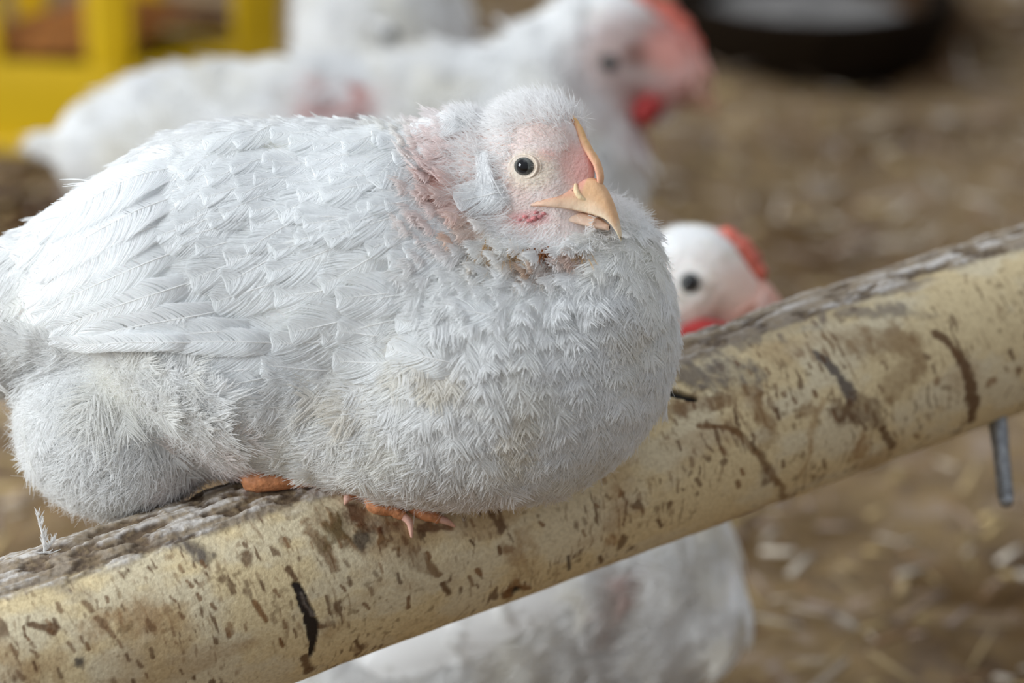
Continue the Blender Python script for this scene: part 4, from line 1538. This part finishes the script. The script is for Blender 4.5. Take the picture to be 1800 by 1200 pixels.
    if tailspec:
        mb = MB()
        (bx, by, ex_, ey2, wd, cnt) = tailspec
        for i in range(cnt):
            a_ = (i / (cnt - 1) - 0.5)
            P0 = q(bx, by, hz_body(prims) + a_ * 60)
            P1 = q(ex_ + abs(a_) * 20, ey2 + a_ * 70, hz_body(prims) + a_ * 150)
            u = np.linspace(0, 1, 12)[:, None]; v = np.linspace(-1, 1, 7)[None, :]
            d = P1 - P0; Ld = np.linalg.norm(d); d /= Ld
            sd2 = np.cross(d, [0, 0, 1.0]); sd2 /= np.linalg.norm(sd2); nn = np.cross(sd2, d)
            wp = np.minimum(1, 0.4 + 1.4 * u) * np.sqrt(np.clip(1 - np.clip((u - 0.6) / 0.4, 0, 1) ** 2.2, 0, 1))
            G = P0 + d * (u * Ld + 0 * v)[..., None] + sd2 * (v * wp * wd / 2)[..., None] + nn * (8 * (1 - v * v) + 0 * u)[..., None]
            mb.add(G.reshape(-1, 3), grid_faces(12, 7), np.array(hen_col))
        mb.build('tail', M_VANE, root, place=pl)
    # legs down to the litter
    for (x, y, z), splay in legs:
        hip = pl(np.array(q(x, y, z)))
        gz = float(ground_h(np.array(hip[0]), np.array(hip[1])))
        foot = np.array([hip[0] + splay, hip[1], gz + 0.008])
        mid = (hip + foot) / 2 + np.array([-0.018 * dirx, 0, 0])
        Vv, Ff = tube([hip + np.array([0, 0, 0.02]), hip, mid, foot + np.array([0, 0, 0.012])], [0.017, 0.0125, 0.0085, 0.0085], 12)
        mb = MB(); mb.add(Vv, Ff)
        lg_ = mb.build('leg', M_SHANK, root)
        for a_ in (-0.55, 0.0, 0.55, math.pi):
            dd = np.array([math.cos(a_) * dirx, math.sin(a_), 0])
            l_ = 0.052 if abs(a_) < 2 else 0.02
            Vv, Ff = tube([foot + np.array([0, 0, 0.006]), foot + dd * l_ * 0.55 + np.array([0, 0, 0.004]), foot + dd * l_], [0.0072, 0.006, 0.0035], 10)
            mb = MB(); mb.add(Vv, Ff)
            mb.build('toe', M_SHANK, lg_)
            Vv, Ff = tube([foot + dd * l_, foot + dd * (l_ + 0.008) + np.array([0, 0, -0.002])], [0.003, 0.0008], 8)
            mb = MB(); mb.add(Vv, Ff)
            mb.build('claw', M_CLAW, lg_)
    return root


def hz_body(prims):
    return prims[0][0][2]


PINK = (0.72, 0.47, 0.42)
# the bird standing just behind the perch, head showing over it
floor_bird('white chicken standing behind the birch log, its red-combed head peering over the log', 1.95,
    [(q(800, 1120, -40), (420, 220, 185), rotm(0, 0, 8), 1),
     (q(1130, 1010, -20), (165, 200, 150), rotm(0, 0, 6), 70),
     (q(1120, 780, -30), (115, 210, 105), rotm(0, 0, -8), 70),
     (q(1165, 575, -20), (98, 150, 88), rotm(0, 0, -14), 60),
     (q(1222, 487, 0), (98, 88, 70), rotm(0, 0, -12), 40),
     (q(1290, 520, 0), (68, 52, 40), rotm(0, 0, -32), 30),
     (q(1238, 1075, 20), (66, 96, 90), rotm(0, 0, 10), 26),
     (q(470, 1060, -40), (190, 120, 120), rotm(0, 0, 20), 80),
     (q(855, 1010, 62), (300, 215, 118), rotm(0, 0, 10), 10)],
    dict(c=(1230, 490, 0), r=96, eye=(1216, 487, 19), face=1.0,
         comb=[(1236, 414), (1276, 418), (1306, 444), (1328, 480), (1340, 512)], comb_h=24, comb_w=30,
         wattle=[(1188, 588, 12), (1232, 578, 19), (1275, 582, 14)], wz=62,
         beak=[(1300, 505, 34), (1332, 518, 29), (1360, 540, 18), (1378, 568, 5)], beak_col=(0.74, 0.42, 0.34),
         bare=[(1216, 487, 34, 30), (1320, 500, 60, 60)]),
    wing=[(1010, 960, 420, 1130, 150), (1040, 1010, 500, 1190, 150), (1060, 1060, 560, 1250, 150), (1040, 930, 640, 1000, 140), (1065, 980, 700, 1080, 140), (1085, 1040, 760, 1160, 140), (1100, 1000, 860, 1040, 120), (1115, 1060, 880, 1120, 120)],
    tailspec=(380, 1040, 210, 900, 70, 7),
    legs=(((930, 1290, 30), 0.0), ((860, 1290, -120), 0.0)),
    skin_and_shade_spots=((1300, 520, 55, 66, (0.84, 0.52, 0.42), 0.85), (1250, 560, 70, 30, (0.82, 0.58, 0.50), 0.7), (1240, 500, 90, 70, (0.80, 0.70, 0.63), 0.5), (1150, 1000, 30, 26, (0.66, 0.46, 0.44), 0.6), (1200, 1030, 10, 26, (0.34, 0.24, 0.17), 0.42), (1190, 1070, 10, 26, (0.34, 0.24, 0.17), 0.42), (1170, 1108, 12, 24, (0.34, 0.24, 0.17), 0.42), (1142, 1142, 16, 20, (0.34, 0.24, 0.17), 0.42), (1112, 1172, 20, 16, (0.34, 0.24, 0.17), 0.42), (750, 1195, 34, 12, (0.3, 0.22, 0.2), 0.7)))  # brown arc: shade of the wing-breast fold painted into the colour

# the big one walking past farther back
floor_bird('largest white chicken behind the pullet, with orange-red comb and dark red wattle above its head', 2.4,
    [(q(530, 300, -40), (370, 190, 190), rotm(0, 0, 3), 1),
     (q(860, 250, -30), (230, 165, 165), rotm(0, 0, 0), 80),
     (q(960, 340, -30), (165, 190, 150), None, 70),
     (q(985, 190, -10), (125, 160, 105), rotm(0, 0, -18), 60),
     (q(1065, 92, 0), (118, 104, 84), rotm(0, 0, -16), 50),
     (q(1160, 110, 0), (74, 66, 48), rotm(0, 0, -30), 34),
     (q(270, 225, -40), (150, 80, 110), rotm(0, 0, 14), 60),
     (q(172, 252, -40), (58, 56, 84), None, 36)],
    dict(c=(1085, 100, 0), r=110, eye=(1116, 100, 17), face=1.0,
         comb=[(1085, 6), (1130, 8), (1178, 34), (1212, 80), (1226, 128)], comb_h=26, comb_w=18,
         wattle=[(1112, 186, 18), (1128, 196, 30), (1150, 182, 20)], wz=38,
         beak=[(1180, 122, 34), (1218, 146, 24), (1243, 170, 14), (1256, 196, 4)], beak_col=(0.46, 0.27, 0.17),
         bare=[(1116, 100, 44, 40), (1190, 120, 70, 60)]),
    wing=[(820, 190, 260, 210, 130), (820, 240, 300, 270, 140), (820, 290, 330, 330, 140), (800, 340, 360, 390, 130), (860, 200, 480, 190, 120), (860, 260, 520, 260, 120), (850, 320, 540, 330, 120)],
    tailspec=(230, 245, 130, 212, 56, 7),
    legs=(((640, 500, 30), 0.0), ((540, 500, -110), 0.0)),
    skin_and_shade_spots=((1110, 110, 105, 92, (0.50, 0.36, 0.33), 0.85), (1116, 100, 34, 30, (0.20, 0.10, 0.08), 0.9), (1185, 90, 60, 60, (0.74, 0.30, 0.24), 0.8), (1140, 190, 55, 40, (0.66, 0.22, 0.18), 0.5), (690, 190, 78, 26, (0.66, 0.34, 0.31), 0.95), (870, 40, 20, 20, (0.5, 0.3, 0.25), 0.4)))

# a third one, its body rising out of the frame above the big bird's back
floor_bird('white chicken at the top edge, only its body visible above the big bird\'s back', 2.78,
    [(q(682, 90, -30), (146, 190, 180), rotm(0, 0, 0), 1),
     (q(672, -30, -10), (120, 130, 120), None, 60),
     (q(690, -150, 0), (80, 120, 78), None, 60),
     (q(712, -262, 10), (72, 62, 56), None, 40),
     (q(770, -262, 10), (40, 34, 28), None, 24)],
    dict(c=(712, -262, 10), r=72, eye=(722, -270, 14), face=1.0,
         comb=[(700, -330), (728, -330), (764, -312), (788, -285)], comb_h=22, comb_w=13,
         wattle=[(748, -212, 9), (756, -196, 15), (768, -204, 8)], wz=22,
         beak=[(790, -262, 20), (812, -252, 15), (830, -236, 8), (836, -226, 3)],
         bare=[(722, -270, 26, 24), (780, -262, 46, 40)]),
    wing=[(700, -10, 560, 190, 110), (720, 20, 600, 220, 110), (740, 40, 650, 240, 100)],
    legs=(((650, 260, 20), 0.0), ((730, 260, -60), 0.0)),
    skin_and_shade_spots=((740, -262, 70, 60, PINK, 0.7),))


# ------------------------------------------------------------------ yellow plastic feeder
def rbox(mb, c, hx, hy, hz, r=0.006):
    """box with softened edges, axes = feeder axes"""
    n = 6
    t = np.linspace(-1, 1, n)
    quads = []
    for ax in range(3):
        for sg in (-1, 1):
            A, B = np.meshgrid(t, t, indexing='ij')
            P = np.zeros((n, n, 3))
            o = [i for i in range(3) if i != ax]
            P[..., ax] = sg
            P[..., o[0]] = A
            P[..., o[1]] = B
            h = np.array([hx, hy, hz])
            Q_ = np.sign(P) * np.minimum(np.abs(P), 1) * h
            inner = np.clip(Q_, -(h - r), h - r)
            dlt = Q_ - inner
            nrm_ = np.linalg.norm(dlt, axis=-1, keepdims=True)
            Q_ = inner + dlt / np.maximum(nrm_, 1e-9) * np.minimum(nrm_, r)
            f = grid_faces(n, n)
            if (sg > 0) == (ax == 1):
                f = f[:, ::-1]
            mb.add((c + Q_.reshape(-1, 3)), f)


# nearest bottom corner stands on the litter at the photo's (205, 275)
def ground_px(x, y):
    d = Fv + (x - 900) * PX / FOCUS_D * Rv + (600 - y) * PX / FOCUS_D * Uv
    t = -CAM[2] / d[2]
    return CAM + t * d


cn = ground_px(222, 268)
fa = math.radians(28)
ea = np.array([-math.cos(math.radians(7)), -math.sin(math.radians(7)) * -1.0, 0])     # long side, running left
eb = np.array([math.cos(math.radians(38)), math.sin(math.radians(38)), 0])            # short side, running back right
ez_ = np.array([0, 0, 1.0])
feeder = empty('feeder', (cn[0], cn[1], 0.0))
tag(feeder, 'yellow plastic floor feeder with upright bars and open windows at the upper left', 'feeder')
LA_, LB_, HT = 0.46, 0.175, 0.30


def side(o, d, L, outn, winds, nm):
    """one wall: sill, uprights and top rail around window openings"""
    mbs = MB()
    T_ = 0.007

    def slab(x0, x1, z0, z1):
        m_ = MB()
        rbox(m_, np.zeros(3), (x1 - x0) / 2, T_, (z1 - z0) / 2)
        V_ = np.vstack(m_.V)
        c = o + d * (x0 + x1) / 2 + ez_ * (z0 + z1) / 2
        W_ = c + V_[:, :1] * d + V_[:, 1:2] * outn + V_[:, 2:3] * ez_
        mbs.add(W_, np.vstack(m_.F))
    z0, z1 = 0.0, HT
    sill, head_ = winds[0], winds[1]
    slab(0, L, 0, sill)
    slab(0, L, head_, HT)
    for x0, x1 in winds[2]:
        slab(x0, x1, sill - 0.004, head_ + 0.004)
    # rolled lip at the foot
    Vv, Ff = tube([o + outn * 0.008 + ez_ * 0.008, o + d * L / 2 + outn * 0.008 + ez_ * 0.008, o + d * L + outn * 0.008 + ez_ * 0.008], [0.008] * 3, 10)
    mbs.add(Vv, Ff)
    return mbs.build(nm, M_YELLOW, feeder, smooth=True)


O0 = np.array([cn[0], cn[1], -0.004])
nfront = np.cross(ea, ez_); nfront = nfront if nfront[1] < 0 else -nfront
nside = np.cross(eb, ez_); nside = nside if nside[1] < 0 else -nside
sill_h = 0.088
side(O0, ea, LA_, nfront, (sill_h, 0.235, [(0.0, 0.034), (0.112, 0.146), (0.224, 0.258), (0.336, 0.370), (0.43, 0.46)]), 'front_panel')
side(O0, eb, LB_, nside, (sill_h, 0.235, [(0.0, 0.012), (LB_ - 0.052, LB_)]), 'side_panel')
side(O0 + eb * LB_, ea, LA_, -nfront, (sill_h, 0.235, [(0.0, 0.034), (0.112, 0.146), (0.224, 0.258), (0.336, 0.370), (0.43, 0.46)]), 'back_panel')
side(O0 + ea * LA_, eb, LB_, -nside, (sill_h, 0.235, [(0.0, 0.012), (LB_ - 0.052, LB_)]), 'side_panel')
# feed heaped inside: nobody could count the grains
u = np.linspace(0.02, 0.98, 60); v = np.linspace(0.05, 0.95, 34)
UU, VV = np.meshgrid(u, v, indexing='ij')
Pf = O0 + UU[..., None] * LA_ * ea + VV[..., None] * LB_ * eb
Pf[..., 2] = 0.082 + 0.05 * np.sin(math.pi * VV) * (0.6 + 0.4 * np.sin(UU * 9)) + 0.012 * (fbm(Pf * 60, 91, 3) - 0.5)
ft = mesh_obj('feed', Pf.reshape(-1, 3), grid_faces(60, 34), M_FEED)
tag(ft, 'brown feed heaped inside the yellow feeder', 'feed', kind='stuff')

# ------------------------------------------------------------------ black rubber pan far back on the right
pc = ground_px(1425, 92)
pan = empty('feed_pan', (pc[0], pc[1], 0.0))
tag(pan, 'dark shallow pan lying on the litter at the upper right', 'pan')
prof_ = [(r_ * 0.84, z_ * 0.9) for r_, z_ in [(0.001, 0.012), (0.10, 0.012), (0.135, 0.018), (0.150, 0.062), (0.158, 0.074), (0.170, 0.074), (0.174, 0.064), (0.160, 0.02), (0.152, -0.006), (0.10, -0.008), (0.001, -0.008)]]
an = np.linspace(0, 2 * math.pi, 72, endpoint=False)
V = np.vstack([np.stack([pc[0] + r_ * np.cos(an), pc[1] + r_ * np.sin(an), np.full(72, z_)], -1) for r_, z_ in prof_])
mb = MB(); mb.add(V, grid_faces(len(prof_), 72, True))
mb.build('pan_body', M_PAN, pan)
V = []
for r_ in np.linspace(0.001, 0.121, 20):
    p = np.stack([pc[0] + r_ * np.cos(an), pc[1] + r_ * np.sin(an), np.full(72, 0.042)], -1)
    p[:, 2] += 0.018 * (fbm(p * 25, 92, 3) - 0.5) - 0.004 * (r_ / 0.147)
    V.append(p)
pm = mesh_obj('mash', np.vstack(V), grid_faces(20, 72, True), M_PANFEED)
tag(pm, 'grey mash lying in the dark pan at the upper right', 'feed', kind='stuff')

# ------------------------------------------------------------------ a small shed feather standing on the log's crust
fp = world_at(on_log(px_on_log(95, 990)[0], 1.22, 3))
fe = empty('feather', fp)
tag(fe, 'tiny white downy feather standing upright on the left end of the log', 'feather')
sh = [np.array([0, 0, 0]), np.array([-1.5, 22, 2]), np.array([-7, 46, 3]), np.array([-12, 66, 4])]
P0 = on_log(px_on_log(95, 990)[0], 1.22, 3)
mb = MB(); Vv, Ff = tube([P0 + s_ for s_ in sh], [2.2, 2.6, 1.8, 0.8], 8); mb.add(Vv, Ff, np.array([0.85, 0.83, 0.8]))
mb.build('shaft', M_VANE, fe, place=world_at)
st = []
for i in range(150):
    t = rng.uniform(0.05, 1) * 2.99
    i0 = int(t); f_ = t - i0
    b0 = P0 + sh[i0] * (1 - f_) + sh[i0 + 1] * f_
    if i % 3 == 0:
        b0 = P0 + np.array([8, 10, 0]) * rng.random() * 2
    ds = np.array([rng.choice([-1, 1]) * rng.uniform(0.2, 0.55), 1.0, rng.normal(0, 0.3)])
    if i < 30:
        ds = np.array([rng.normal(0, 1), rng.uniform(-0.2, 0.4), rng.normal(0, 0.4)]); b0 = P0 + np.array([rng.normal(4, 5), 0, 0])
    ds /= np.linalg.norm(ds)
    st.append(b0 + ds * rng.uniform(8, 20) * np.linspace(0, 1, 4)[:, None])
st = np.array(st)
hair_obj('barbs', world_at(st), np.broadcast_to(np.array([1.0, 0.9, 0.7, 0.3]), (len(st), 4)) * PX, np.tile([0.86, 0.85, 0.83], (len(st), 1)), M_BARB, fe)
